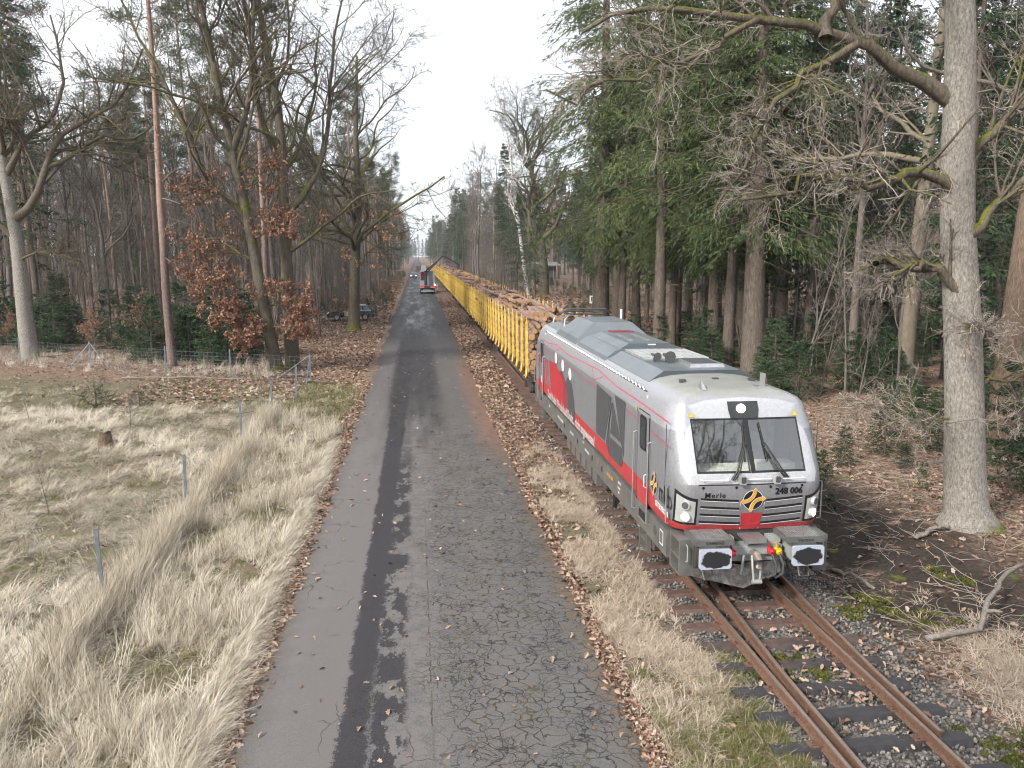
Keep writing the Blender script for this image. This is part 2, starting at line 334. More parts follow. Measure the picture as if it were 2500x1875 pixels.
gx = np.concatenate([np.linspace(-900, -80, 12), np.arange(-75, -20, 2.5), np.arange(-20, 25, .5), np.arange(25, 80, 2.5), np.linspace(85, 900, 12)])
gy = np.concatenate([np.linspace(-120, -10, 8), np.arange(-5, 60, .5), np.arange(60, 140, 2.5), np.linspace(145, 1800, 40)])
struct(grid('ground', gx, gy, ground_z, MG))
# road sheet with a ragged rim
ry = np.concatenate([np.arange(-30, 4, 2.), np.arange(4, 60, .15), np.arange(60, 200, 2.), np.linspace(202, 1500, 30)]); rx = np.linspace(0, 1, 13); ROADM = m_road(); m = MB()
eL = -2.62 + .10 * np.sin(ry * .9) + .07 * np.sin(ry * 3.7 + 1) + .05 * np.sin(ry * 9.1) + .12 * np.clip((ry - 12) / 8, 0, 1) + .04 * rng.standard_normal(len(ry)); eR = 3.05 + .08 * np.sin(ry * .7 + 2) + .06 * np.sin(ry * 2.9) + .04 * np.sin(ry * 7.7) + .04 * rng.standard_normal(len(ry))
RX = eL[:, None] + (eR - eL)[:, None] * rx[None]; RZ = .012 + .035 * (1 - ((rx - .5) * 2) ** 2)[None] + 0 * RX; RZ[:, 0] = RZ[:, -1] = -.035
n = len(rx); i, j = np.meshgrid(np.arange(n - 1), np.arange(len(ry) - 1)); a = (j * n + i).ravel()
m.add(np.stack([RX, np.repeat(ry[:, None], n, 1), RZ], -1).reshape(-1, 3), np.stack([a, a + 1, a + n + 1, a + n], -1)); struct(m.build('road', ROADM, smooth=True))
# side road scrap by the wreck is part of the ground material (mud)
X0, Y0, ZR = 6.138, 14.004, .20
M_rail = NT('rusty_rail'); o = M_rail.obj(); q = M_rail.noise(o, 25, 4, .7); M_rail.set('Base Color', M_rail.ramp(q, (.25, (.07, .04, .028)), (.5, (.16, .09, .06)), (.8, (.26, .16, .115)))).set('Roughness', .7).set('Metallic', .25); M_rail.bump(q, .3, .004); M_rail = M_rail.m
M_shine = plain('worn_rail_head', (.40, .33, .28), .34, .7, .2, 30)
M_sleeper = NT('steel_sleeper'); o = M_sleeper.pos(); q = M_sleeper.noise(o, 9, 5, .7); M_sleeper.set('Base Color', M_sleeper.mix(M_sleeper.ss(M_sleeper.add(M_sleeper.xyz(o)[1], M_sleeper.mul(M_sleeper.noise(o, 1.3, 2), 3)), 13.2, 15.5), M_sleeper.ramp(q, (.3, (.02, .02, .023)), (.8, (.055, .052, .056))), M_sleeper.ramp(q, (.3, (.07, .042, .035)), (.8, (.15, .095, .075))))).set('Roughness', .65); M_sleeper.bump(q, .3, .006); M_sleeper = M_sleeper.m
def spline(pts, step=1.0):
    P = np.array(pts, float); out = []
    for k in range(len(P) - 1):
        p0 = P[max(k - 1, 0)]; p1 = P[k]; p2 = P[k + 1]; p3 = P[min(k + 2, len(P) - 1)]; n = max(2, int(np.linalg.norm(p2 - p1) / step))
        for s in np.arange(n) / n: out.append(.5 * ((2 * p1) + (-p0 + p2) * s + (2 * p0 - 5 * p1 + 4 * p2 - p3) * s * s + (-p0 + 3 * p1 - 3 * p2 + p3) * s ** 3))
    out.append(P[-1]); return np.array(out)
PROF = [(-.07, .0), (.07, .0), (.07, .012), (.012, .03), (.012, .11), (.036, .118), (.036, .145), (.025, .152), (-.025, .152), (-.036, .145), (-.036, .118), (-.012, .11), (-.012, .03), (-.07, .012)]
def rail_mesh(path, zb=.05, sharp=None):
    path = np.array(path, float); T = np.gradient(path, axis=0); T = T / np.linalg.norm(T, axis=1)[:, None]; Nn = np.stack([T[:, 1], -T[:, 0]], 1); pr = np.array(PROF); k = len(pr)
    V = np.zeros((len(path), k, 3)); V[:, :, :2] = path[:, None] + Nn[:, None] * pr[None, :, :1]; V[:, :, 2] = zb + pr[None, :, 1]
    m = MB(); n = len(path); F = {0: [], 1: []}
    for i in range(n - 1):
        for j in range(k): F[1 if j in (7,) else 0].append((i * k + j, i * k + (j + 1) % k, (i + 1) * k + (j + 1) % k, (i + 1) * k + j))
    m.add(V.reshape(-1, 3), np.array(F[0]), 0); m.v.append(np.zeros((0, 3))); m.f.append(np.array(F[1])); m.mi.append(np.ones(len(F[1])))
    m.f.append(np.array([list(range(k))])); m.mi.append(np.array([0])); return m
track = struct(empty('railway_track'))
mainline = np.array([(X0, y) for y in np.concatenate([np.arange(-6, 40, 2.), np.arange(40, 420, 20.)])])
siding = spline([(6.14, 5), (6.20, 10), (6.36, 14.5), (7.25, 26), (9.7, 55), (13.1, 85), (15.7, 100), (18.5, 116), (21.2, 137), (22.8, 152), (23.4, 165), (23.2, 180)], 2.0)
for s in (-1, 1): rail_mesh(mainline + [s * .7535, 0]).build('rail', [M_rail, M_shine], track)
sd2 = np.stack([np.gradient(siding[:, 1]), -np.gradient(siding[:, 0])], 1); sd2 /= np.linalg.norm(sd2, axis=1)[:, None]
rail_mesh((siding + sd2 * -.7535)[1:] + [.13, 0]).build('switch_blade', [M_rail, M_shine], track); rail_mesh((siding + sd2 * .7535)[2:] + [.10, 0]).build('stock_rail', [M_rail, M_shine], track)
m = MB(); pr = [(-.13, -.06), (-.09, .045), (.09, .045), (.13, -.06)]
m.prism(pr, 0, -1.27, 1.27); slm = m.mesh('sleeper', M_sleeper)
bm_ = MB()
for s in (-1, 1):
    bm_.box((s * .7535, 0, .052), (.30, .16, .02))
    for q in (-.11, .11): bm_.cyl((s * .7535 + q, 0, .06), (s * .7535 + q, 0, .105), .022, 6); bm_.box((s * .7535 + q * .82, 0, .072), (.05, .09, .02))
clm = bm_.mesh('rail_clamp', M_rail)
far = MB(); ny_ = 6.5
SLEEP_Y = [10.06 + k * .765 for k in range(-7, 48)]
for y in SLEEP_Y:
    sl = inst('sleeper', slm, track, (X0 + .05 * math.sin(y * 3), y, .016 + .006 * math.sin(y * 7)), (0, 0, .012 * math.sin(y * 5)), (1.12 if y < 25 else 1, 1.2, 1)); inst('rail_clamp', clm, sl, (0, 0, -.004), (0, 0, 0), (1 / (1.12 if y < 25 else 1), .8, 1))
for k in range(60): far.prism([(a_ + 0, b_) for a_, b_ in pr], 0, -1.27 + X0, 1.27 + X0); far.v[-1][:, 1] += 46.5 + k * .765
stuff(far.build('sleepers_beyond', M_sleeper, track))
# ------------------------------------------------------------------ locomotive (u across, v back from the buffers, w above the rail head)
LL = 19.975
def m_body():
    t = NT('locomotive_paint'); o = t.obj(); u, v, w = t.xyz(o)
    st = t.noise(t.map(o, (7, 7, .35)), 3.0, 4, .6); fin = t.noise(o, 18, 4)
    vv = t.math('MINIMUM', v, t.sub(LL, v))
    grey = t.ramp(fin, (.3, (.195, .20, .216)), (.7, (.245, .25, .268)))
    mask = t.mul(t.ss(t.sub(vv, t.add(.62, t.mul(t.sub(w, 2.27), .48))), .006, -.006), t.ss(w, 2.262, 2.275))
    top = t.ss(w, 3.17, 3.19)  # upturned cant mixed towards silver: its brighter lighting is put into the colour
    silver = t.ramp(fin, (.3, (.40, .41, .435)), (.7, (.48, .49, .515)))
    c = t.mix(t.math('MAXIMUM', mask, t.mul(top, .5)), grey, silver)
    roof = t.mul(t.ss(w, 3.79, 3.80), t.ss(vv, 1.37, 1.385)); c = t.mix(roof, c, t.ramp(t.noise(o, 2.5, 5), (.3, (.29, .295, .275)), (.7, (.37, .37, .34))))
    band = t.math('MINIMUM', 1.78, t.add(1.47, t.mul(t.sub(vv, .78), .20))); band = t.math('MAXIMUM', band, 1.465)
    red = t.mul(t.ss(t.sub(w, band), .004, -.004), t.ss(w, 1.262, 1.268))
    c = t.mix(red, c, t.ramp(st, (.3, (.36, .022, .03)), (.7, (.47, .035, .045))))
    dirt = t.mul(t.ss(st, .46, .78), t.ss(w, 3.9, 1.5)); c = t.mix(t.mul(dirt, .45), c, (.16, .14, .12)); lowd = t.mul(t.ss(w, 1.75, 1.25), t.ss(fin, .35, .7)); c = t.mix(t.mul(lowd, .35), c, (.12, .10, .085))
    t.set('Base Color', c).set('Roughness', t.add(.30, t.mul(st, .22))).set('Metallic', t.mul(t.sub(1, red), .28)); return t.m
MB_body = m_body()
M_grey = plain('frame_grey', (.125, .127, .122), .55, .1, .15, 3, 0, (.13, .11, .09)); M_dgrey = plain('underframe_dark', (.055, .053, .05), .7, .1, .3, 5, .2, (.09, .07, .05))
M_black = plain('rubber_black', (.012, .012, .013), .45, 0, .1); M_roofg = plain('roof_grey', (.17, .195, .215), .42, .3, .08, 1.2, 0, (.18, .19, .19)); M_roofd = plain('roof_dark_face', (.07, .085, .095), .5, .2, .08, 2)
M_lgrey = plain('beam_light_grey', (.34, .36, .36), .5, .1, .12, 3, 0, (.2, .18, .15)); M_white = plain('white_paint', (.7, .7, .7), .4); M_alu = plain('bare_aluminium', (.55, .56, .57), .35, .8, .1)
M_panel = plain('side_grille_grey', (.075, .076, .08), .6, .2, .08, 2); M_red = plain('red_paint', (.42, .03, .04), .45); M_dred = plain('dark_red_paint', (.22, .04, .055), .45); M_yel = plain('yellow_paint', (.65, .43, .02), .45); M_orange = plain('orange_paint', (.70, .33, .03), .5)
M_lampglass = plain('lamp_bowl', (.62, .65, .64), .15, .5, .03); M_lit = emit('lit_lamp', (1, .80, .52), 2.2); M_topl = emit('lit_top_lamp', (1, .93, .84), 4); M_beige = plain('cab_lining', (.78, .77, .68), .7); M_cabd = plain('cab_desk', (.25, .26, .25), .6)
M_plow = NT('worn_plough'); o = M_plow.obj(); q = M_plow.noise(o, 6, 6, .7); M_plow.set('Base Color', M_plow.ramp(q, (.35, (.14, .125, .115)), (.5, (.34, .31, .28)), (.65, (.56, .54, .52)))).set('Roughness', .7); M_plow = M_plow.m
M_bufface = NT('greased_buffer_plate'); o = M_bufface.obj(); bu, bv, bw = M_bufface.xyz(o); q = M_bufface.noise(o, 9, 5, .7)
bd = M_bufface.math('SQRT', M_bufface.add(M_bufface.math('POWER', M_bufface.mul(M_bufface.sub(M_bufface.math('ABSOLUTE', bu), .87), 3.3), 2.0), M_bufface.math('POWER', M_bufface.mul(M_bufface.sub(bw, 1.03), 5.6), 2.0)))
M_bufface.set('Base Color', M_bufface.mix(M_bufface.ss(M_bufface.add(bd, M_bufface.mul(M_bufface.sub(q, .5), .9)), .96, .84), (.38, .42, .50), (.018, .019, .022))).set('Roughness', .5); M_bufface = M_bufface.m
M_glass = glass('cab_glass', (.93, .97, .96), .18); M_dglass = plain('dark_window', (.03, .035, .035), .08, 0, .1)
LEV = [(1.35, .68, 1.465), (1.39, .66, 1.485), (1.46, .63, 1.495), (1.8, .56, 1.497), (2.24, .52, 1.497), (2.28, .535, 1.497), (2.42, .57, 1.497), (2.46, .59, 1.497), (3.0, .885, 1.49), (3.18, .99, 1.485), (3.4, 1.12, 1.43), (3.52, 1.17, 1.39), (3.63, 1.22, 1.335), (3.72, 1.28, 1.235), (3.79, 1.36, 1.10), (3.84, 1.46, .95), (3.885, 1.9, .7), (3.91, 2.6, .35)]
_w = [l[0] for l in LEV]
def vf_(w): return np.interp(w, _w, [l[1] for l in LEV])
def hw_(w): return np.interp(w, _w, [l[2] for l in LEV])
def ufl_(w): return min(1.05, hw_(w) * .86) if w < 3.7 else hw_(w) * .86
def vs_(w): return max(1.15, vf_(w) + (.62 if w < 3.45 else .62 - (w - 3.45) * .8))
def corner(a, w):   # a 0..1 around the front corner, right side
    uf, hw, vf, vs = ufl_(w), hw_(w), vf_(w) + .05, vs_(w); th = a * PI / 2
    return uf + (hw - uf) * math.sin(th) ** .95, vf + (vs - vf) * (1 - math.cos(th) ** .95 if a < 1 else 1)
def vfront(u, w):
    u = abs(u); uf = ufl_(w); return vf_(w) + .05 * min(1, u / uf)
def ring(w):
    q = [(0, vf_(w)), (.035, vf_(w) + .002), (ufl_(w), vf_(w) + .05)] + [corner(a, w) for a in (.12, .25, .4, .55, .7, .85, 1)] + [(hw_(w), 3.2), (hw_(w), LL / 2)]
    right = q + [(u, LL - v) for u, v in q[-2::-1]]
    full = right + [(-u, v) for u, v in right[-2:0:-1]]
    return [(u, v, w) for u, v in full]
loco = thing('locomotive', 'silver and red diesel electric locomotive with lit headlamps hauling the timber train', 'locomotive', (X0, Y0, ZR))
m = MB(); rings = [ring(l[0]) for l in LEV]; n = len(rings[0]); V = np.array(rings).reshape(-1, 3); F = []
nh = (n // 2)
for k in range(len(LEV) - 1):
    for j in range(n):
        j2 = (j + 1) % n; q = [rings[k][j], rings[k][j2]]
        if 2.46 <= LEV[k][0] < 3.4 and all(abs(p[0]) <= 1.051 for p in q) and abs(q[0][1] - q[1][1]) < .2: continue   # windscreen openings
        F.append((k * n + j, k * n + j2, (k + 1) * n + j2, (k + 1) * n + j))
m.add(V, F); m.add(np.array(rings[-1]), [tuple(range(n))]); m.add(np.array(rings[0]), [tuple(range(n))[::-1]])
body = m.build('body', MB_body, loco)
try:
    body.data.polygons.foreach_set('use_smooth', np.ones(len(body.data.polygons), bool)); body.data.set_sharp_from_angle(angle=math.radians(28))
except Exception: pass
def LP(name, mb, mat, parent=None): return mb.build(name, mat, parent or loco)
def fr(v, front): return v if front else LL - v
# windscreen frame and panes, both ends
for front in (1, 0):
    for s in (-1, 1):
        def pt(a, b, d=0):  # a 0..1 centre to edge, b 0..1 bottom to top
            w = 2.46 + b * .94; uu = .035 + a * (1.05 - .035); v = (vf_(w) + .05 * uu / 1.05) + d; return (s * uu, fr(v, front), w)
        m = MB(); A, B = .03, .04; o4 = [pt(0, 0), pt(1, 0), pt(1, 1), pt(0, 1)]; i4 = [pt(A, B, .01), pt(1 - A, B, .01), pt(1 - A, 1 - B, .01), pt(A, 1 - B, .01)]
        m.add(o4 + i4, [(k, (k + 1) % 4, 4 + (k + 1) % 4, 4 + k) for k in range(4)]); fm = LP('window_frame', m, M_black)
        m = MB(); m.add(i4, [(0, 1, 2, 3)]); LP('windscreen_pane', m, M_glass, fm)
    m = MB(); a = [(-.03, fr(vf_(2.46) - .004, front), 2.46), (.036, fr(vf_(2.46) - .004, front), 2.46), (.036, fr(vf_(3.4) - .004, front), 3.4), (-.036, fr(vf_(3.4) - .004, front), 3.4)]
    m.add(a, [(0, 1, 2, 3)]); LP('centre_post', m, M_black)
    # cab interior
    m = MB(); m.b2((-1.4, fr(2.9, front), 1.5), (1.4, fr(2.95, front), 3.55)); ci = LP('cab_back_wall', m, M_beige)
    m = MB(); m.b2((-1.36, fr(.95, front), 1.9), (1.36, fr(1.55, front), 2.42)); m.b2((.25, fr(1.0, front), 2.42), (1.0, fr(1.35, front), 2.53)); m.b2((.30, fr(1.35, front), 2.44), (.75, fr(1.5, front), 2.47)); LP('driver_desk', m, M_beige, ci)
    m = MB(); m.rbox((.55, fr(2.2, front), 2.55), (.5, .12, .75), .1, 1); m.b2((.3, fr(1.75, front), 2.1), (.8, fr(2.2, front), 2.22)); LP('driver_seat', m, M_cabd, ci)
    m = MB(); m.b2((-.95, fr(2.85, front), 1.6), (-.35, fr(2.88, front), 3.3)); LP('cab_door', m, M_cabd, ci); m = MB(); m.b2((.75, fr(2.84, front), 2.5), (1.0, fr(2.88, front), 3.3)); LP('cab_cabinet', m, M_cabd, ci)
def fdecal(poly, d=.006, front=1): return [(u, fr(vfront(u, w) - d, front), w) for u, w in poly]
def fpoly(mb, poly, d=.006, mi=0, front=1):
    P = fdecal(poly, d, front); mb.add(P, [tuple(range(len(P)))], mi)
def fstrip(mb, top, bot, d=.006, mi=0, front=1):   # quad strip between two polylines in (u,w)
    k = len(top); P = fdecal(top, d, front) + fdecal(bot, d, front); mb.add(P, [(i, i + 1, k + i + 1, k + i) for i in range(k - 1)], mi)
# front: panel outline, louvres, red wedge
for front in (1, 0):
    m = MB(); us = np.linspace(-1.03, 1.03, 9); g = .011
    fstrip(m, [(u, 2.262 + g) for u in us], [(u, 2.262 - g) for u in us], .005, 0, front)
    for s in (-1, 1): fstrip(m, [(s * 1.035, 2.26), (s * 1.012, 2.26)], [(s * 1.0, 1.36), (s * .977, 1.36)], .005, 0, front)
    LP('panel_gap', m, M_black)
    for s in (-1, 1):
        for k, (w, ui) in enumerate(((1.945, .27), (1.79, .245), (1.64, .22), (1.49, .20))):
            uu = np.linspace(.985, ui, 6); m = MB()
            tp = [(s * u, w + .022 + .05 * ((u - .2) / .8) ** 1.3) for u in uu]; bt = [(s * u, w - .022 + .05 * ((u - .2) / .8) ** 1.3) for u in uu]
            P = fdecal(tp, .008, front) + fdecal(bt, .008, front) ; kk = len(tp); m.add(P, [(i, i + 1, kk + i + 1, kk + i) for i in range(kk - 1)])
            lo = LP('louvre_slot', m, M_black)
            m = MB(); fstrip(m, [(a, b - .0) for a, b in bt], [(a, b - .012) for a, b in bt], .012, 0, front); LP('louvre_lip', m, M_white, lo)
    m = MB(); fstrip(m, [(-.205, 1.70), (0, 1.70), (.205, 1.70)], [(-.177, 1.46), (0, 1.46), (.177, 1.46)], .010, 0, front); fstrip(m, [(-.177, 1.46), (0, 1.46), (.177, 1.46)], [(-.165, 1.36), (0, 1.36), (.165, 1.36)], .010, 0, front); LP('red_centre_wedge', m, M_red)
    for s in (-1, 1): m = MB(); fstrip(m, [(s * .245, 1.92), (s * .232, 1.92)], [(s * .18, 1.36), (s * .168, 1.36)], .010, 0, front); LP('wedge_edge', m, M_white)
    for u, w in ((-.95, 2.21), (-.33, 2.21), (.33, 2.21), (.95, 2.21)): m = MB(); m.lathe([(-.004, .026), (-.004, .014), (.01, .012)], (u, fr(vfront(u, w) - .004, front), w), 1, 10); LP('panel_screw', m, M_black)
# logo
def logo(place, parent, R=.185):
    """black disc, two crossing orange arrows with white rims; place(x,y,d) maps to 3-D"""
    def poly(name, pts, d, mat):
        mb = MB(); P = [place(x, y, d) for x, y in pts]; mb.add(P, [tuple(range(len(P)))]); return mb.build(name, mat, parent)
    def strip(name, a, b, d, mat):
        mb = MB(); k = len(a); P = [place(x, y, d) for x, y in a] + [place(x, y, d) for x, y in b]; mb.add(P, [(i, i + 1, k + i + 1, k + i) for i in range(k - 1)]); return mb.build(name, mat, parent)
    ang = np.linspace(0, 2 * PI, 25)[:-1]
    poly('emblem_rim', [(R * 1.06 * math.cos(a), R * 1.06 * math.sin(a)) for a in ang], .010, M_white); poly('emblem_disc', [(R * math.cos(a), R * math.sin(a)) for a in ang], .013, M_black)
    for sg in (1, -1):
        cx, cy = -R * 1.0 * sg, R * 1.0 * sg
        def arc(r, k=9): return [(cx + r * math.cos(t) * sg, cy + r * math.sin(t) * sg) for t in np.linspace(-PI / 2, 0, k)]
        for wd_, d, mt in ((.205, .016, M_white), (.155, .019, M_orange)): strip('emblem_arrow', arc(R * (1.15 - wd_)), arc(R * (1.15 + wd_)), d, mt)
        for (tx, ty, dx, dy) in ((-1.0, -.15, -1, 0), (.15, 1.0, 0, 1)):
            tx *= R * sg; ty *= R * sg; dx *= sg; dy *= sg; px, py = -dy, dx
            for k, d, mt in ((1.0, .021, M_white), (.84, .024, M_orange)):
                L_, H_ = R * .36 * k, R * .34 * k; bx, by = tx - dx * R * .04 * k, ty - dy * R * .04 * k
                poly('emblem_arrow_head', [(bx + dx * L_, by + dy * L_), (bx + px * H_, by + py * H_), (bx - px * H_, by - py * H_)], d, mt)
em = MB(); em.box((0, fr(vfront(0, 1.96) - .002, 1), 1.96), (.02, .004, .02)); em = LP('emblem', em, M_black)
logo(lambda x, y, d: (x, vf_(1.96 + y) - d, 1.96 + y), em)
def front_text(body_, size, u0, w0, mat, name, bold=.0, sp=1.0, v0=None):
    v, f = text_mesh(body_, size, bold, 0, sp); mb = MB()
    P = [(u0 + x, (vfront(u0 + x, w0 + y) - .012) if v0 is None else v0, w0 + y) for x, y, _ in v]; mb.add(P, f); return LP(name, mb, mat)
front_text('Merle', .15, -.72, 2.06, M_black, 'name_lettering', .001, 1.15); front_text('248 006', .165, .70, 2.11, M_black, 'running_number', .006, 1.0)
# headlamps on the corners
for front in (1, 0):
    for s in (-1, 1):
        def patch(a0, a1, wf0, wf1, d, na=7, nw=5, rr=0):
            mb = MB(); P = []
            for j in range(nw):
                for i in range(na):
                    a = a0 + (a1 - a0) * i / (na - 1); fb = j / (nw - 1); w = wf0(a) + (wf1(a) - wf0(a)) * fb
                    if a <= 0: uu, vv = ufl_(w) + a * .6, vf_(w) + .05; nu, nv = .1, -1
                    else: uu, vv = corner(a, w); u2, v2 = corner(min(1, a + .02), w); tu, tv = u2 - uu, v2 - vv; l = math.hypot(tu, tv) + 1e-9; nu, nv = tv / l, -tu / l
                    P.append((s * (uu + nu * d), fr(vv + nv * d, front), w))
            mb.add(P, [(j * na + i, j * na + i + 1, (j + 1) * na + i + 1, (j + 1) * na + i) for j in range(nw - 1) for i in range(na - 1)]); return mb
        top = lambda a: 2.0 + .22 * max(0, a) ** 1.5 * 1.6; bot = lambda a: 1.475 + .12 * max(0, a - .4)
        hl = LP('headlamp', patch(-.02, .60, bot, top, .006), M_black)
        t2 = lambda a: 1.94 + .22 * max(0, a) ** 1.5 * 1.6; b2_ = lambda a: 1.52 + .12 * max(0, a - .4)
        LP('lamp_glass', patch(.035, .53, b2_, t2, .012), M_lampglass, hl)
        nd = np.array([s * .62, -.78 if front else .78, 0.])
        for (w, a, r, mt, nm) in ((1.87, .27, .085, M_panel, 'dipped_lamp'), (1.645, .25, .098, M_lit if front else M_panel, 'lit_lamp' if front else 'tail_lamp')):
            uu, vv = corner(a, w); c = np.array([s * uu, fr(vv, front), w]); mb = MB(); mb.cyl(c - nd * .02, c + nd * .045, r, 18); ring_ = LP('lamp_ring', mb, M_lampglass, hl)
            mb = MB(); mb.cyl(c + nd * .04, c + nd * .055, r * .86, 18, 0, r * .7); LP(nm, mb, mt, hl)
    # top lamp box
    m = MB(); tp = [(-.30, 3.70), (.30, 3.70)]; bt = [(-.27, 3.405), (.27, 3.405)]
    P = [(u, fr(vf_(w) - .012 + .03 * abs(u), front), w) for u, w in ((-.30, 3.70), (0, 3.70), (.30, 3.70), (.30, 3.55), (.27, 3.405), (0, 3.405), (-.27, 3.405), (-.30, 3.55))]
    m.add(P, [(0, 1, 5, 6, 7), (1, 2, 3, 4, 5)]); tl = LP('top_lamp_box', m, M_dglass)
    m = MB(); c = np.array([-.05, fr(vf_(3.57), front), 3.57]); d = np.array([0, -.95 if front else .95, .3]); m.cyl(c - d * .02, c + d * .035, .085, 16); LP('top_lamp', m, M_topl if front else M_panel, tl)
    # grab bars, camera boxes, wipers
    for (u0, u1) in ((-.98, -.48), (-.17, .33), (.52, .97)):
        v = fr(vf_(2.36) - .055, front); m = MB(); m.tube([(u0, fr(vf_(2.36) + .04, front), 2.36), (u0 + .01, v, 2.365), (u1 - .01, v, 2.365), (u1, fr(vf_(2.36) + .04, front), 2.36)], .014, 6); LP('grab_bar', m, M_white)
    for u in (-.24, .42):
        m = MB(); m.box((u, fr(vf_(2.36) - .05, front), 2.36), (.11, .17, .15)); bx_ = LP('marker_box', m, M_lgrey); m = MB(); m.rbox((u, fr(vf_(2.36) - .137, front), 2.375), (.085, .012, .115), .02, 1); LP('marker_lens', m, M_panel, bx_)
    for s, u in ((-1, -.42), (1, .62)):
        wp = [(u, fr(vf_(2.40) - .04, front), 2.36), (u - s * .12, fr(vf_(2.52) - .05, front), 2.52), (u - s * .33, fr(vf_(3.0) - .045, front), 2.98)]; m = MB(); m.tube(wp, [.026, .02, .009], 6); m.tube([(u + .05, wp[0][1], 2.37), (u - s * .12 + .05, wp[1][1], 2.53), (u - s * .33 + .02, wp[2][1], 2.98)], [.022, .016, .008], 6); wi = LP('wiper_arm', m, M_black)
        m = MB(); m.tube([(u - s * .30, fr(vf_(2.66) - .012, front), 2.66), (u - s * .36, fr(vf_(3.32) - .012, front), 3.32)], .013, 5); LP('wiper_blade', m, M_black, wi)
    for s in (-1, 1):
        m = MB(); fpoly(m, [(s * 1.02 - .055, 3.425), (s * 1.02 + .055, 3.425), (s * 1.02, 3.52)], .012, 0, front); LP('warning_triangle', m, M_yel)
        uu, vv = corner(.8, 2.2); m = MB(); m.tube([(s * (uu + .0), fr(vv, front), 2.17), (s * (uu + .06), fr(vv - .02, front), 2.17), (s * (uu + .06), fr(vv - .02, front), 1.45), (s * uu, fr(vv, front), 1.43)], .014, 6); LP('corner_handrail', m, M_alu)
# ------------------------------------------------ sill, side details
m = MB()
for s in (-1, 1): m.b2((s * 1.28, 1.0, .74), (s * 1.488, LL - 1.0, 1.262))
m.b2((-1.28, 1.0, .95), (1.28, LL - 1.0, 1.36)); LP('underframe_sill', m, M_grey)
m = MB(); m.b2((-1.15, .72, 1.0), (1.15, 1.05, 1.40)); LP('headstock', m, M_dgrey); m = MB(); m.b2((-1.15, LL - 1.05, 1.0), (1.15, LL - .72, 1.40)); LP('headstock', m, M_dgrey)
SX = -1.4985   # visible (left) flank
def side_poly(pts, d=.004, s=-1): return [(s * (1.4975 + d), v, w) for v, w in pts]
def spoly(name, pts, mat, d=.004, parent=None, s=-1):
    mb = MB(); P = side_poly(pts, d, s); mb.add(P, [tuple(range(len(P)))]); return LP(name, mb, mat, parent)
def sline(mb, pts, wd=.012, d=.004):
    pts = np.array(pts, float)
    for a, b in zip(pts[:-1], pts[1:]):
        t_ = (b - a) / np.linalg.norm(b - a); nn = np.array([-t_[1], t_[0]]) * wd / 2; P = [a + nn, b + nn, b - nn, a - nn]
        def X(w): return -(np.interp(w, [3.18, 3.4, 3.52, 3.63], [1.4865, 1.43, 1.39, 1.335]) + d + .004) if w > 3.1 else SX - d
        mb.add([(X(w), v, w) for v, w in P], [(0, 1, 2, 3)])
for s in (-1, 1):
    for vd in (2.76, LL - 2.76):
        h = .44; r = .1
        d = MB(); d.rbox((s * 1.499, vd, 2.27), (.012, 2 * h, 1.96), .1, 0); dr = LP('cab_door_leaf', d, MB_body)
        g = MB(); o_ = []
        for k in range(2):
            g.b2((s * 1.495, vd - h - .012 + k * (2 * h + .004), 1.27), (s * 1.5065, vd - h + .008 + k * (2 * h + .004), 3.2))
        g.b2((s * 1.495, vd - h + .05, 3.245), (s * 1.5065, vd + h - .05, 3.262)); LP('door_seal', g, M_black, dr)
        g = MB(); g.rbox((s * 1.508, vd, 2.80), (.012, .50, .72), .09, 0); wn = LP('door_window', g, M_black, dr); g = MB(); g.rbox((s * 1.516, vd, 2.80), (.006, .41, .62), .06, 0); LP('window_glass', g, M_dglass, wn)
        g = MB(); g.tube([(s * 1.5, vd - .28, 1.98), (s * 1.545, vd - .28, 1.96), (s * 1.545, vd - .28, 1.72), (s * 1.5, vd - .28, 1.70)], .012, 6); LP('door_handle', g, M_white, dr)
        for q in (-1, 1):
            g = MB(); vx = vd + q * (h + .13); g.tube([(s * 1.50, vx, 2.72), (s * 1.56, vx, 2.70), (s * 1.56, vx, 1.02), (s * 1.49, vx, 1.0)], .016, 6); LP('door_handrail', g, M_alu)
        g = MB(); g.b2((s * 1.475, vd - .26, .92), (s * 1.492, vd + .26, 1.12)); LP('step_recess', g, M_black)
        g = MB(); g.b2((s * 1.38, vd - .25, .915), (s * 1.51, vd + .25, .94)); LP('step_tread', g, M_alu)
        g = MB()
        for q in (-1, 1): g.b2((s * 1.36, vd + q * .27 - .02, .28), (s * 1.46, vd + q * .27 + .02, .78))
        for w in (.30, .52): g.b2((s * 1.30, vd - .25, w), (s * 1.48, vd + .25, w + .025))
        LP('hanging_step', g, M_grey)
    for v0 in (1.17, LL - 1.17): m = MB(); m.b2((s * 1.49, v0 - .006, 1.8), (s * 1.5025, v0 + .006, 3.3)); LP('body_seam', m, M_panel)
    m = MB(); m.b2((s * 1.47, 1.494, .76), (s * 1.4925, 1.506, 1.25)); LP('sill_seam', m, M_panel)
    # side grille panels
    for (pts, nm) in (([(7.42, 3.12), (7.42, 2.0), (7.36, 1.82), (6.35, 1.82), (5.72, 3.04)], 'grille_panel'), ([(4.36, 3.16), (5.38, 3.16), (4.45, 1.86), (4.38, 1.92)], 'grille_panel'), ([(5.56, 2.96), (6.22, 1.80), (5.85, 1.58), (5.86, 2.25), (5.72, 2.9)], 'grille_panel'), ([(5.52, 2.92), (5.55, 2.94), (5.78, 2.15), (4.62, 2.15)], 'grille_panel'), ([(5.80, 2.05), (5.80, 1.58), (4.62, 1.58), (4.48, 1.70), (4.58, 2.05)], 'grille_panel')): spoly(nm, pts, M_panel, .005, None, s)
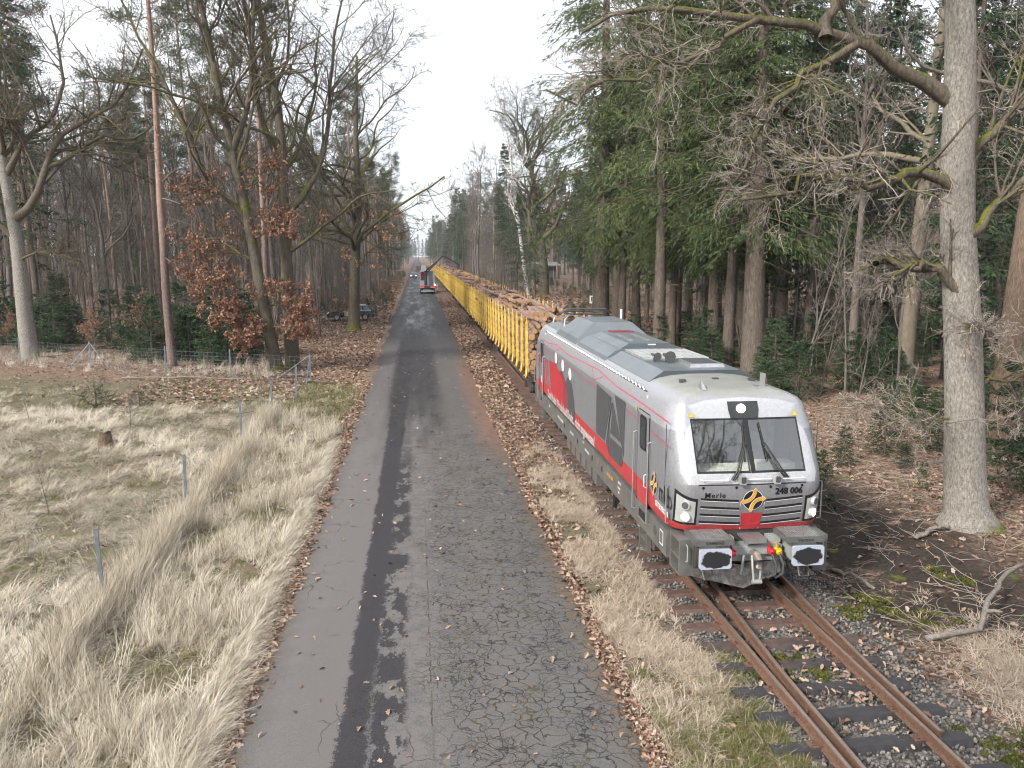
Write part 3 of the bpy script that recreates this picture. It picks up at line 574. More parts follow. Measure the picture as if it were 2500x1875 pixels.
# flank print: stripes, figures with helmets, overhead wire
for v0, w0 in ((17.9, .75), (16.95, .35), (16.35, .20), (15.98, .10), (15.72, .06)): spoly('red_stripe', [(v0 + .15, 2.70), (v0 + .15 - w0, 2.70), (v0 - .35 - w0, 1.80), (v0 - .35, 1.80)], M_red)
spoly('printed_figure', [(15.45, 2.72), (14.0, 2.80), (13.75, 2.68), (12.9, 2.6), (12.45, 2.35), (12.3, 1.6), (15.0, 1.76)], M_red, .004); spoly('printed_figure', [(13.3, 2.62), (12.75, 2.72), (12.1, 2.45), (11.6, 2.1), (11.65, 1.62), (12.5, 1.64), (12.45, 2.35)], M_dred, .005)
spoly('printed_figure', [(12.1, 2.45), (11.7, 2.68), (11.0, 2.55), (10.55, 2.1), (10.45, 1.55), (10.7, 1.40), (11.65, 1.62), (11.6, 2.1)], M_panel, .006)
for v0, w0 in ((13.95, 3.0), (12.6, 2.92), (11.3, 2.82)): spoly('printed_helmet', [(v0 + .27 * math.cos(a), w0 + .19 * math.sin(a)) for a in np.linspace(0, 2 * PI, 15)[:-1]], M_white, .007)
m = MB(); sline(m, [(17.3, 3.3), (15.9, 3.30), (14.3, 3.42), (12.0, 3.34), (9.2, 3.42), (7.6, 3.46), (5.5, 3.36), (3.5, 3.36), (1.2, 3.33)], .022); sline(m, [(17.3, 3.06), (12, 3.02), (7.6, 3.02), (7.45, 3.02)], .018); sline(m, [(4.3, 3.0), (3.3, 2.99)], .018); sline(m, [(2.2, 2.95), (.95, 2.92)], .018)
sline(m, [(7.75, 3.5), (7.75, 1.80)], .022); sline(m, [(8.3, 3.40), (7.8, 3.16), (6.9, 3.38)], .018); sline(m, [(14.6, 3.3), (14.5, 3.06)], .018); sline(m, [(15.3, 3.3), (14.5, 3.16), (13.6, 3.36)], .016); sline(m, [(1.75, 3.33), (1.75, 2.94)], .012); LP('printed_wire', m, plain('pink_print', (.55, .05, .12), .5))
v_, f_ = text_mesh('Dual Mode: Wir sind auf Draht... nicht angewiesen!', .40, .004); mb = MB(); mb.add([(SX - .007, 11.62 - x * .98, 1.505 + y) for x, y, _ in v_], f_); LP('slogan_lettering', mb, M_white)
v_, f_ = text_mesh('mkb', .60, .004); mb = MB(); mb.add([(SX - .007, 1.17 - x * .68, 1.90 + y * .9) for x, y, _ in v_], f_); LP('company_lettering', mb, M_black)
v_, f_ = text_mesh('GÜTERVERKEHR', .15, .006); mb = MB(); mb.add([(SX - .007, 1.32 - x * .80, 1.60 + y - .0 * x) for x, y, _ in v_], f_); LP('company_lettering', mb, M_white)
em2 = MB(); em2.box((SX, 1.86, 1.95), (.004, .02, .02)); em2 = LP('emblem', em2, M_black); logo(lambda x, y, d: (SX - d, 1.86 - x, 1.95 + y), em2, .2)
for (v0, w0, nn, sz, mt) in ((13.6, 1.03, 14, .10, M_white), (11.2, 1.0, 7, .08, M_white), (8.9, .98, 9, .08, M_white), (9.25, 1.13, 4, .06, M_white), (6.1, 1.02, 8, .09, M_orange), (15.4, 1.05, 3, .12, M_white), (4.9, 1.12, 4, .07, M_white), (4.95, 1.0, 5, .06, M_white), (4.9, .89, 3, .06, M_white)):
    mb = MB(); vv = v0
    for q in range(nn):
        l = sz * random.uniform(.35, .8); mb.add([(-1.4925, vv, w0), (-1.4925, vv - l, w0), (-1.4925, vv - l, w0 + sz * random.uniform(.7, 1)), (-1.4925, vv, w0 + sz)], [(0, 1, 2, 3)]); vv -= l + sz * (.22 if random.random() < .8 else .7)
    stuff(LP('sill_marking', mb, mt))
for v0 in (10.0, 7.9, 12.3, 6.7): m = MB(); m.cyl((-1.47, v0, 1.0), (-1.493, v0, 1.0), .085, 12); LP('jacking_hole', m, M_black)
m = MB(); m.b2((-1.486, 1.22, .88), (-1.4915, 1.45, 1.17)); dp = LP('data_plate', m, M_white); m = MB(); m.b2((-1.489, 1.24, .905), (-1.494, 1.43, 1.145)); m.b2((-1.492, 1.3, .95), (-1.496, 1.37, 1.1)); LP('data_plate_field', m, M_grey, dp)
spoly('warning_triangle', [(3.42, 3.05 + .12), (3.30, 3.17), (3.36, 3.30)], M_yel, .006)
m = MB(); m.rbox((-1.485, 1.78, 1.02), (.02, .22, .2), .09, 0); LP('filler_cap', m, M_panel)
# ------------------------------------------------ roof
def hood(name, v0, v1, prof, mat, fd=.25, face=None, rear=.15):
    """prof: half outline [(u,w)...] from gutter up; ends lean in by fd/rear"""
    full = prof + [(-u, w) for u, w in prof[::-1]]; k = len(full); w0 = prof[0][1]; w1 = prof[-1][1]
    A = [(u, v0 + fd * (w - w0) / (w1 - w0 + 1e-6), w) for u, w in full]; B = [(u, v1 - rear * (w - w0) / (w1 - w0 + 1e-6), w) for u, w in full]
    mb = MB(); mb.add(A + B, [(i, k + i, k + i + 1, i + 1) for i in range(k - 1)]); o_ = LP(name, mb, mat)
    mb = MB(); mb.add(A, [tuple(range(k))]); LP('hood_end', mb, face or mat, o_); mb = MB(); mb.add(B, [tuple(range(k))[::-1]]); LP('hood_end', mb, face or mat, o_); return o_
P1 = [(1.31, 3.62), (1.18, 3.76), (.86, 3.98)]
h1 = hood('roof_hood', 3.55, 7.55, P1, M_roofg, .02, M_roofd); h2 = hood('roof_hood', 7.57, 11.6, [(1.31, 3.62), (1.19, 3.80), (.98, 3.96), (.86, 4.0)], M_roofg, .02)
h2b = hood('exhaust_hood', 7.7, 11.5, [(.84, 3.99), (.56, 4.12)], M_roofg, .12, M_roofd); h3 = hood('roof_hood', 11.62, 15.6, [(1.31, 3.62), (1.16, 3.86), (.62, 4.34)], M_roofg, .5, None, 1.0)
hood('rear_roof', 15.2, 18.3, [(1.31, 3.62), (1.12, 3.80), (.75, 3.90)], M_roofg, .1)
gr = MB(); gr.b2((-.78, 5.42, 3.975), (.80, 7.35, 4.0)); gr = LP('roof_grille', gr, M_lgrey)
m = MB()
for k in range(24): m.b2((-.78, 5.44 + k * .08, 4.0), (.80, 5.475 + k * .08, 4.022))
for k in range(9): m.b2((-.78 + k * .195, 5.42, 4.0), (-.76 + k * .195, 7.35, 4.03))
LP('grille_bars', m, plain('grille_light', (.45, .46, .46), .5, .1), gr)
m = MB(); m.box((.27, 4.6, 4.01), (.82, 1.2, .09), taper=.9); ht = LP('roof_hatch', m, M_alu); m = MB(); m.b2((-.02, 4.15, 4.055), (.56, 5.05, 4.064)); LP('hatch_lid', m, M_panel, ht)
for u, r, v in ((-.33, .135, 4.85), (-.60, .095, 4.95)):
    m = MB(); m.lathe([(0, r), (.05, r * .72), (.16, r * .45), (.5, r * .3)], (u, v, 4.12), 1, 14); m.lathe([(.001, r * .98), (.14, r * .4)], (u, v, 4.12), 1, 14); hn = LP('horn', m, M_panel); m = MB(); m.b2((u - .03, v + .2, 3.97), (u + .03, v + .3, 4.06)); LP('horn_bracket', m, M_panel, hn)
for k in range(2):
    for u in (-.34, .12):
        m = MB(); m.b2((u, 8.6 + k * .95, 4.12), (u + .1, 9.45 + k * .95, 4.145)); LP('roof_strip', m, M_alu)
m = MB(); m.b2((-.3, 11.0, 4.10), (.4, 11.45, 4.15)); LP('exhaust_outlet', m, M_dred); m = MB(); m.b2((-.05, 7.78, 4.02), (.16, 7.80, 4.11)); LP('roof_label', m, M_white)
m = MB()
for s in (-1, 1):
    m.b2((s * 1.28, 3.1, 3.60), (s * 1.36, 17.2, 3.625))
rl = LP('roof_gutter', m, M_panel)
for s in (-1,):
    m = MB()
    for k in range(44):
        v0 = 3.3 + k * .31; m.tube([(s * 1.36, v0, 3.62), (s * 1.375, v0 + .04, 3.69), (s * 1.355, v0 + .09, 3.69), (s * 1.34, v0 + .13, 3.62)], .012, 4, False)
    LP('roof_loop_rail', m, M_alu, rl)
for (u, v) in ((-.62, 1.75), (.62, 1.85)):
    m = MB(); 
    if u < 0: m.add([(u - .05, v + .16, 3.86), (u + .05, v + .16, 3.86), (u + .05, v - .12, 3.86), (u - .05, v - .12, 3.86), (u, v + .12, 4.04), (u, v - .02, 3.98)], [(0, 1, 4), (1, 2, 5, 4), (3, 0, 4, 5), (2, 3, 5)])
    else: m.b2((u - .14, v - .12, 3.84), (u + .14, v + .12, 3.90)); m.box((u + .02, v, 4.02), (.05, .16, .26))
    LP('antenna', m, M_alu)
for (u, v) in ((-.75, 2.6), (0, 2.75), (.72, 2.6)): m = MB(); m.b2((u - .06, v - .06, 3.86), (u + .06, v + .06, 3.935)); LP('lifting_eye', m, M_panel)
# pantograph
pg = MB(); pg.b2((-.6, 16.2, 3.92), (.6, 18.0, 3.96)); pg = LP('pantograph', pg, M_dgrey)
for u, v, r in ((-.55, 16.75, .19), (.5, 17.2, .19), (-.5, 17.9, .15)):
    m = MB(); pf = []
    for k in range(7): pf += [(k * .055, r * .7), (k * .055 + .02, r), (k * .055 + .04, r * .7)]
    m.lathe(pf, (u, v, 3.88), 2, 14); LP('insulator', m, plain('insulator_brown', (.30, .24, .20), .4), pg)
m = MB(); fr_ = [(-.6, 16.2, 4.32), (.6, 16.2, 4.32), (.6, 18.0, 4.30), (-.6, 18.0, 4.30), (-.6, 16.2, 4.32)]
for a, b in zip(fr_[:-1], fr_[1:]): m.tube([a, b], .03, 6)
m.tube([(-.4, 17.9, 4.33), (-.1, 16.3, 4.42)], .035, 6); m.tube([(.4, 17.9, 4.33), (.1, 16.3, 4.42)], .03, 6); LP('pantograph_arm', m, M_dgrey, pg)
m = MB(); m.tube([(-.95, 16.4, 4.33), (-.7, 16.25, 4.50), (.7, 16.25, 4.50), (.95, 16.4, 4.33)], .03, 6); m.tube([(-.95, 16.7, 4.33), (-.7, 16.6, 4.48), (.7, 16.6, 4.48), (.95, 16.7, 4.33)], .025, 6); LP('contact_strip', m, M_panel, pg)
m = MB(); m.tube([(-.9, 15.9, 3.8), (-.8, 16.3, 4.1), (-.55, 16.75, 4.26)], .02, 5); m.tube([(-.9, 18.3, 3.85), (-.85, 18.3, 4.05)], .03, 6); m.tube([(1.0, 15.1, 4.1), (1.0, 15.1, 4.55)], .04, 6); LP('roof_conductor', m, M_white, pg)
# ------------------------------------------------ running gear
for front in (1, 0):
    for s in (-1, 1):
        m = MB(); m.rbox((s * .875, fr(.022, front), 1.04), (.60, .045, .37), .05, 1); bf = LP('buffer', m, M_bufface)
        m = MB(); m.cyl((s * .875, fr(.04, front), 1.04), (s * .875, fr(.4, front), 1.04), .15, 18); m.rbox((s * .875, fr(.42, front), 1.05), (.46, .5, .40), .06, 1); LP('buffer_housing', m, M_lgrey, bf)
        m = MB(); m.b2((s * .50, fr(.10, front), 1.26), (s * 1.22, fr(.80, front), 1.36)); sp_ = LP('buffer_step', m, M_grey)
        m = MB()
        for k in range(12): m.b2((s * (.53 + k * .055), fr(.13, front), 1.36), (s * (.545 + k * .055), fr(.72, front), 1.374))
        for k in range(9): m.b2((s * .53, fr(.13 + k * .07, front), 1.36), (s * 1.15, fr(.142 + k * .07, front), 1.372))
        LP('step_grating', m, M_alu, sp_)
        # side ladder box with two openings
        m = MB(); x0, x1 = s * 1.16, s * 1.42
        for (a, b) in (((.22, .42), (.30, 1.30)), ((.86, .96), (1.30, 1.30))): pass
        m.b2((x0, fr(.38, front), .60), (x1, fr(.45, front), 1.29)); m.b2((x0, fr(.92, front), .60), (x1, fr(1.0, front), 1.29))
        for w in (.60, .90, 1.24): m.b2((x0, fr(.45, front), w), (x1, fr(.92, front), w + .05))
        m.b2((s * 1.16, fr(.45, front), .62), (s * 1.18, fr(.92, front), 1.27)); ld = LP('corner_step', m, M_grey)
        m = MB(); m.rbox((s * 1.13, fr(.45, front), 1.0), (.05, .40, .50), .12, 0); LP('step_bracket', m, M_dgrey, ld)
        m = MB(); m.tube([(s * 1.30, fr(.38, front), 1.2), (s * 1.30, fr(.30, front), 1.18), (s * 1.30, fr(.30, front), .9), (s * 1.30, fr(.38, front), .88)], .013, 6); LP('step_grip', m, M_lgrey, ld)
        m = MB(); m.tube([(s * 1.02, fr(.35, front), .80), (s * 1.0, fr(.2, front), .58), (s * .82, fr(.2, front), .58), (s * .84, fr(.35, front), .80)], .018, 6); LP('shunter_grip', m, M_grey, bf)
    m = MB(); m.b2((-.55, fr(.42, front), .95), (.55, fr(.70, front), 1.12)); m.b2((-.62, fr(.5, front), .80), (.62, fr(.72, front), .97)); m.b2((-.52, fr(.55, front), 1.12), (-.33, fr(.75, front), 1.25)); m.b2((.33, fr(.55, front), 1.12), (.58, fr(.75, front), 1.25)); cb = LP('coupling_beam', m, M_lgrey)
    m = MB(); m.tube([(0, fr(.6, front), .98), (0, fr(.25, front), 1.0), (0, fr(.12, front), .94), (0, fr(.14, front), .82), (0, fr(.22, front), .80)], [.07, .075, .065, .06, .03], 10); LP('draw_hook', m, plain('forged_steel', (.30, .26, .23), .5, .5, .25, 9), cb)
    m = MB()
    for q in (-.07, .07): m.tube([(q, fr(.3, front), .98), (q * 1.1, fr(.22, front), .74), (q * .8, fr(.2, front), .50)], .024, 6)
    m.tube([(-.09, fr(.2, front), .5), (.09, fr(.2, front), .5)], .045, 8); m.tube([(-.18, fr(.4, front), .95), (-.24, fr(.38, front), .6), (-.12, fr(.45, front), .52)], .028, 6); LP('screw_coupling', m, M_lgrey, cb)
    for u, mt in ((.32, M_red), (.46, M_yel), (-.42, M_red)):
        m = MB(); m.rbox((u, fr(.38, front), 1.02), (.11, .12, .13), .04, 1); m.tube([(u - .02, fr(.36, front), 1.06), (u - .05, fr(.34, front), 1.2)], .018, 6); m.cyl((u, fr(.33, front), 1.02), (u, fr(.28, front), 1.0), .045, 10); ck = LP('brake_cock', m, mt)
        if u > 0: m = MB(); m.tube([(u, fr(.3, front), .98), (u + .06, fr(.24, front), .80), (u + .05, fr(.24, front), .62), (u - .06, fr(.28, front), .54), (u - .16, fr(.34, front), .6)], .028, 7); LP('brake_hose', m, M_panel, ck)
    m = MB(); P = []
    for (u, v, w) in ((-.96, 1.30, .24), (0, .80, .13), (.96, 1.30, .24), (.98, 1.42, .42), (.85, 1.45, .56), (0, 1.0, .52), (-.85, 1.45, .56), (-.98, 1.42, .42)): P.append((u, fr(v, front), w))
    P2 = [(u, v + (.03 if front else -.03), w) for u, v, w in P]; m.add(P + P2, [(0, 1, 5, 6, 7), (1, 2, 3, 4, 5), (8, 15, 14, 13, 9), (9, 13, 12, 11, 10)] + [(i, (i + 1) % 8, 8 + (i + 1) % 8, 8 + i) for i in range(8)]); LP('snow_plough', m, M_plow)
    m = MB(); m.b2((-.7, fr(1.2, front), .5), (.7, fr(1.35, front), 1.0)); LP('plough_bracket', m, M_dgrey)
    m = MB(); m.b2((-.22, fr(.34, front), 1.25), (.2, fr(.68, front), 1.29)); m.b2((-.22, fr(.3, front), 1.20), (.2, fr(.34, front), 1.3)); LP('centre_step', m, M_alu)
front_text('SIEMENS', .085, -.86, 1.305, M_black, 'step_lettering', .002, 1.1, .096); front_text('Vectron', .085, .86, 1.305, M_black, 'step_lettering', .002, 1.1, .096)
def wheelset(mb, v, r=.6, x=.75):
    for s in (-1, 1): mb.cyl((s * (x - .07), v, r), (s * (x + .07), v, r), r, 24); mb.cyl((s * (x - .09), v, r), (s * (x - .06), v, r), r + .03, 24)
    mb.cyl((-x, v, r), (x, v, r), .09, 10)
for vb in (4.6, LL - 4.6):
    bg = MB()
    for s in (-1, 1):
        bg.rbox((s * 1.12, vb, .72), (.16, 4.2, .26), .08, 0); bg.box((s * 1.12, vb, .60), (.18, 1.2, .3))
    bg.b2((-1.0, vb - .25, .55), (1.0, vb + .25, .85)); bg = LP('bogie', bg, M_dgrey)
    for dv in (-1.25, 1.25):
        m = MB(); wheelset(m, vb + dv, .6); ws = LP('wheelset', m, M_dgrey, bg)
        for s in (-1, 1):
            m = MB(); m.rbox((s * 1.2, vb + dv, .6), (.22, .42, .40), .1, 0); m.cyl((s * 1.2, vb + dv, .6), (s * 1.34, vb + dv, .6), .15, 14); LP('axle_box', m, M_dgrey, bg)
            for q in (-.42, .42): m = MB(); pf = [(k * .04, .11 if k % 2 else .085) for k in range(9)]; m.lathe(pf, (s * 1.22, vb + dv + q, .42), 2, 10); LP('coil_spring', m, M_grey, bg)
    for s in (-1, 1):
        for q in (-.3, .3): m = MB(); m.tube([(s * 1.33, vb + q - .5, .95), (s * 1.35, vb + q, .55)], .065, 8); m.tube([(s * 1.33, vb + q - .25, .75), (s * 1.35, vb + q, .55)], .09, 8); LP('damper', m, M_grey, bg)
        for q in (-2.25, 2.25): m = MB(); m.b2((s * .8, vb + q - .12, .12), (s * .92, vb + q + .12, .8)); m.cyl((s * 1.15, vb + q, .5), (s * 1.35, vb + q, .5), .13, 10); LP('sand_pipe', m, M_dgrey, bg)
m = MB(); m.rbox((0, LL / 2, .62), (2.5, 4.6, .72), .15, 1); LP('fuel_tank', m, M_dgrey)
m = MB()
for k in range(6): m.b2((-1.42, 7.6 + k * .8, .35), (-1.2, 8.15 + k * .8, .72))
LP('side_equipment', m, M_grey)
m = MB(); m.tube([(-1.40, 5.2, .8), (-1.44, 5.3, .4), (-1.44, 5.55, .33), (-1.40, 5.7, .8)], .025, 6); m.tube([(-1.38, 5.4, .8), (-1.42, 5.5, .38), (-1.4, 5.85, .8)], .02, 6); LP('cable_loop', m, M_black)
# ------------------------------------------------------------------ timber wagons
M_stake = plain('yellow_stake', (.70, .47, .085), .55, 0, .22, 4, 0, (.30, .21, .09)); M_ored = plain('orange_red_bracket', (.55, .13, .03), .5, 0, .15); M_wag = plain('wagon_frame', (.07, .055, .045), .75, .1, .3, 4, .2, (.12, .07, .045))
NW, WL, WV0 = 11, 21.55, 21.35
STK = [1.05 + k * 1.755 for k in range(12)]
def stake_mesh(s):
    m = MB(); x = s * 1.40
    sec = [(1.30, .06, .10), (1.75, .055, .095), (3.42, .045, .075), (3.74, .006, .06)]; P = []
    for w, a, b in sec:
        lean = s * .02 * (w - 1.3)
        P += [(x + lean - a, -b, w), (x + lean + a, -b, w), (x + lean + a, b, w), (x + lean - a, b, w)]
    F = [(k * 4 + i, k * 4 + (i + 1) % 4, k * 4 + 4 + (i + 1) % 4, k * 4 + 4 + i) for k in range(3) for i in range(4)] + [(3, 2, 1, 0), (12, 13, 14, 15)]
    m.add(P, F)
    for q in (-1, 1): m.tube([(x, q * .03, 1.55), (x + s * .04, q * .16, 1.2), (x + s * .10, q * .26, 1.12)], [.045, .04, .03], 5)
    return m.mesh('stake', M_stake, False)
def bracket_mesh(s):
    m = MB(); x = s * 1.425; m.add([(x + s * .035, -.10, 1.18), (x + s * .035, .10, 1.18), (x + s * .035, .03, 1.48), (x + s * .035, -.03, 1.48), (x - s * .08, -.16, 1.08), (x - s * .08, .16, 1.08), (x - s * .08, .03, 1.48), (x - s * .08, -.03, 1.48)], [(0, 1, 2, 3), (5, 4, 7, 6), (0, 4, 5, 1), (1, 5, 6, 2), (2, 6, 7, 3), (3, 7, 4, 0)])
    return m.mesh('stake_bracket', M_ored)
stk = {s: (stake_mesh(s), bracket_mesh(s)) for s in (-1, 1)}
wf = MB()
for s in (-1, 1): wf.b2((s * 1.22, .7, .98), (s * 1.34, WL - .7, 1.18))
wf.b2((-.45, .6, .85), (.45, WL - .6, 1.16)); wf.b2((-1.3, .6, .95), (1.3, .8, 1.18)); wf.b2((-1.3, WL - .8, .95), (1.3, WL - .6, 1.18))
for v in STK: wf.b2((-1.40, v - .09, 1.08), (1.40, v + .09, 1.26))
wfm = wf.mesh('underframe', M_wag)
bgm = MB()
for s in (-1, 1):
    bgm.rbox((s * 1.02, 0, .58), (.14, 2.6, .34), .1, 0)
    for dv in (-.9, .9): bgm.rbox((s * 1.1, dv, .48), (.14, .34, .34), .08, 0)
bgm.b2((-1, -.2, .5), (1, .2, .82)); bgm = bgm.mesh('bogie', M_dgrey)
wsm = MB(); wheelset(wsm, 0, .46); wsm = wsm.mesh('wheelset', M_dgrey)
bum = MB(); bum.cyl((0, .0, 1.04), (0, .05, 1.04), .23, 16); bum.cyl((0, .05, 1.04), (0, .62, 1.04), .11, 12); bum = bum.mesh('buffer', M_dgrey)
ORD = ['first', 'second', 'third', 'fourth', 'fifth', 'sixth', 'seventh', 'eighth', 'ninth', 'tenth', 'eleventh', 'twelfth']
for k in range(NW):
    w = thing('timber_wagon', 'yellow staked log wagon, %s behind the locomotive' % ORD[k], 'wagon', (X0, Y0 + WV0 + k * WL, ZR), 0, 'log wagons of the timber train')
    inst('underframe', wfm, w)
    if k < 4:
        for v in (2.6, WL - 2.6):
            b = inst('bogie', bgm, w, (0, v, 0))
            for dv in (-.9, .9): inst('wheelset', wsm, b, (0, dv, 0))
        for s in (-1, 1): inst('buffer', bum, w, (s * .875, 0, 0)); inst('buffer', bum, w, (s * .875, WL, 0), (0, 0, PI))
    for v in STK:
        for s in (-1, 1):
            if s == 1 and k > 5: continue
            o = inst('stake', stk[s][0], w, (0, v, .035 * math.sin(v * 9 + k)), (.012 * math.sin(v * 5 + k), .010 * math.sin(v * 7 + 2 * k), 0), (1, 1, 1 + .012 * math.sin(v * 3 + k)))
            if k < 6 and s == -1: inst('bracket', stk[s][1], o)
# logs
t = NT('pine_log_bark'); o = t.obj(); r = t.rand(); q = t.noise(t.map(o, (9, 1.6, 9)), 1.5, 5, .7)
bk = t.mix(r, t.ramp(q, (.25, (.055, .035, .025)), (.5, (.19, .115, .08)), (.75, (.38, .255, .18))), t.ramp(q, (.25, (.09, .065, .055)), (.5, (.24, .17, .14)), (.75, (.46, .37, .31))))
t.set('Base Color', bk).set('Roughness', .85); t.bump(q, .6, .02); M_bark_log = t.m
t = NT('cut_log_end'); o = t.obj(); r = t.rand(); x_, y_, z_ = t.xyz(o); rr = t.math('SQRT', t.add(t.mul(x_, x_), t.mul(z_, z_)))
rg = t.math('SINE', t.mul(rr, 150)); c = t.mix(r, (.46, .29, .15), (.30, .15, .07)); c = t.mix(t.ss(rg, .2, 1), c, (.38, .20, .09)); c = t.mix(t.ss(t.noise(o, 4, 4), .5, .7), c, (.30, .17, .09))
t.set('Base Color', c).set('Roughness', .8); M_cut = t.m
LOGM = []; LOGL = 3.15
for k in range(4):
    m = MB(); n = 6; sd_ = 11; ys = np.linspace(0, LOGL * (1 - .02 * k), n); ph = rng.uniform(0, 6.28, 4); V = []
    for i, y in enumerate(ys):
        for j in range(sd_):
            a = j * 2 * PI / sd_; r = .5 * (1 - .10 * i / n) * (1 + .05 * math.sin(2 * a + ph[0]) + .04 * math.sin(3 * a + ph[1] + i)); V.append((r * math.cos(a) + .04 * math.sin(i * 1.1 + ph[2]), y, r * math.sin(a) + .03 * math.cos(i * .9 + ph[3])))
    m.add(V, np.array([(i * sd_ + j, (i + 1) * sd_ + j, (i + 1) * sd_ + (j + 1) % sd_, i * sd_ + (j + 1) % sd_) for i in range(n - 1) for j in range(sd_)])[:, ::-1], 0)
    m.v.append(np.zeros((0, 3))); m.f.append(np.array([list(range(sd_)), list(range((n - 1) * sd_, n * sd_))[::-1]])); m.mi.append(np.array([1, 1]))
    me = m.mesh('log', [M_bark_log, M_cut]); LOGM.append(me)
allp = []
NS = 6
for k in range(NW):
    for st in range(NS):
        y0 = Y0 + WV0 + k * WL + .85 + st * (WL - 1.5) / NS; top = 3.28 + .22 * math.sin(k * 2.1 + st * 1.7); row = 0; z = 1.30
        while z < top + .25:
            nrow = 10; off = .0 if row % 2 else .13; xr = np.arange(-1.2 + off, 1.24, .262)
            crown = .28 * (1 - (np.abs(xr) / 1.3) ** 2)
            for x in xr:
                zz = z + random.uniform(-.03, .03); d = random.uniform(.19, .31)
                ismin = x < -.95; lim = top + .28 * (1 - (abs(x) / 1.3) ** 2)
                if zz > lim: continue
                istop = zz > lim - .32
                if not (istop or ismin or (st in (0,)) or random.random() < .12): continue
                rz = random.uniform(-.02, .02) + (random.gauss(0, .07) if istop else 0); rx = random.uniform(-.01, .01) + (random.gauss(0, .035) if istop else 0)
                pri = (k * 3 + st * .5) + (0 if (istop or ismin) else 1.5) + (4 if (not istop and not ismin and st > 0) else 0)
                allp.append((pri, k, st, (X0 + x, y0 + random.uniform(-.12, .2), ZR + zz), (rx, 0, rz), (d, random.uniform(.9, 1.0), d), random.randrange(4), istop))
            z += .232; row += 1
        for q in range(4):   # loose logs lying askew on top
            allp.append((k * 3 + st * .5, k, st, (X0 + random.uniform(-.9, .8), y0 + random.uniform(-.6, .8), ZR + top + .36 + random.uniform(-.02, .08)), (random.gauss(0, .04), 0, random.gauss(0, .16)), (.2, random.uniform(.6, .95), .2), random.randrange(4), True))
allp.sort(key=lambda a: a[0])
for (pri, k, st, loc, rot, sc, idx, tp) in allp[:295]:
    o = inst('log', LOGM[idx], None, loc, (rot[0], random.uniform(-3, 3) if tp else rot[1], rot[2]) if False else rot, sc)
    where = 'lying on top of the load' if tp else 'stacked between the stakes'
    tag(o, 'bark covered pine log %s of the %s wagon' % (where, ORD[k]), 'log', 'logs %s of the %s wagon' % ('on top' if tp else 'stacked in the side', ORD[k]))
rest = allp[295:]
lg = scatter('log_load', [a[3] for a in rest], [a[4] for a in rest], np.array([a[5] for a in rest]), [a[6] for a in rest], LOGM); tag(lg, 'pine logs loaded on the wagons further down the train', 'logs')
# ------------------------------------------------------------------ vegetation: materials
def m_bark(name, c0, c1, moss=.5, vs=(5, 5, .8), bump=.8, orange=None, birch=False, foot=.8):
    t = NT(name); o = t.obj(); q = t.noise(t.map(o, vs), 3.2, 6, .7, .4); big = t.noise(o, .8, 4)
    c = t.ramp(q, (.3, c0), (.55, tuple((a + b) / 2 for a, b in zip(c0, c1))), (.75, c1)); x, y, z = t.xyz(o)
    if orange: c = t.mix(t.ss(t.add(z, t.mul(big, 4)), orange[0], orange[1]), c, t.ramp(q, (.3, (.19, .125, .10)), (.7, (.40, .285, .235))))
    if birch: c = t.mix(t.ss(t.noise(t.map(o, (1.2, 1.2, 6)), 2.0, 4, .7), .52, .60), (.62, .60, .56), (.045, .04, .035))
    if moss:
        n = t.xyz(t.nrm())[2]; mm = t.ss(t.add(t.mul(n, .55), t.mul(big, 1.0)), .95 - moss * .45, 1.12 - moss * .45)
        base_ = t.ss(t.add(z, t.mul(t.sub(big, .5), 1.4)), .75, .15); side = t.ss(t.xyz(t.nrm())[0], -.3, .6)
        mm = t.math('MAXIMUM', mm, t.mul(t.mul(base_, side), foot))
        c = t.mix(mm, c, t.ramp(t.noise(o, 9, 4), (.3, (.055, .06, .012)), (.7, (.16, .155, .035))))
    t.set('Base Color', c).set('Roughness', .92); t.b.inputs['Specular IOR Level'].default_value = .2; t.bump(q, bump, .03); return t.m
BK_oak = m_bark('oak_bark_mossy', (.052, .045, .034), (.19, .165, .125), .85); BK_oakg = m_bark('pale_oak_bark', (.10, .09, .078), (.46, .435, .39), .25, (8, 8, 3.2), 1.0)
BK_limb = m_bark('mossy_limb_bark', (.06, .05, .038), (.22, .19, .15), .62, (6, 6, 2), .9)
BK_fir = m_bark('fir_bark', (.055, .045, .037), (.20, .165, .138), .14, (4, 4, .9), 1.0); BK_pine = m_bark('pine_bark', (.075, .055, .05), (.27, .205, .18), 0, (5, 5, 1.6), .7, (7, 12)); BK_birch = m_bark('birch_bark', (.3, .3, .28), (.6, .58, .55), 0, (2, 2, 6), .3, None, True)
BK_thin = m_bark('thin_stem_bark', (.075, .066, .058), (.235, .205, .182), .15); BK_beech = m_bark('smooth_grey_bark', (.12, .10, .075), (.24, .205, .155), .18, (2, 2, .8), .3)
def m_var(name, cs, rough=.8, spec=.2, obj_w=.5, trans=0):
    t = NT(name); i = t.island(); r = t.rand(); f = t.add(t.mul(i, 1 - obj_w), t.mul(r, obj_w)); k = len(cs)
    t.set('Base Color', t.ramp(f, *[(.12 + .76 * q / (k - 1), c) for q, c in enumerate(cs)])).set('Roughness', rough); t.b.inputs['Specular IOR Level'].default_value = spec
    if trans:
        tb = t.n.new('ShaderNodeBsdfTranslucent'); mx = t.n.new('ShaderNodeMixShader'); mx.inputs[0].default_value = trans
        t.t.links.new(t.b.inputs['Base Color'].links[0].from_socket, tb.inputs[0]); t.t.links.new(t.b.outputs[0], mx.inputs[1]); t.t.links.new(tb.outputs[0], mx.inputs[2]); t.t.links.new(mx.outputs[0], t.out.inputs['Surface'])
    return t.m
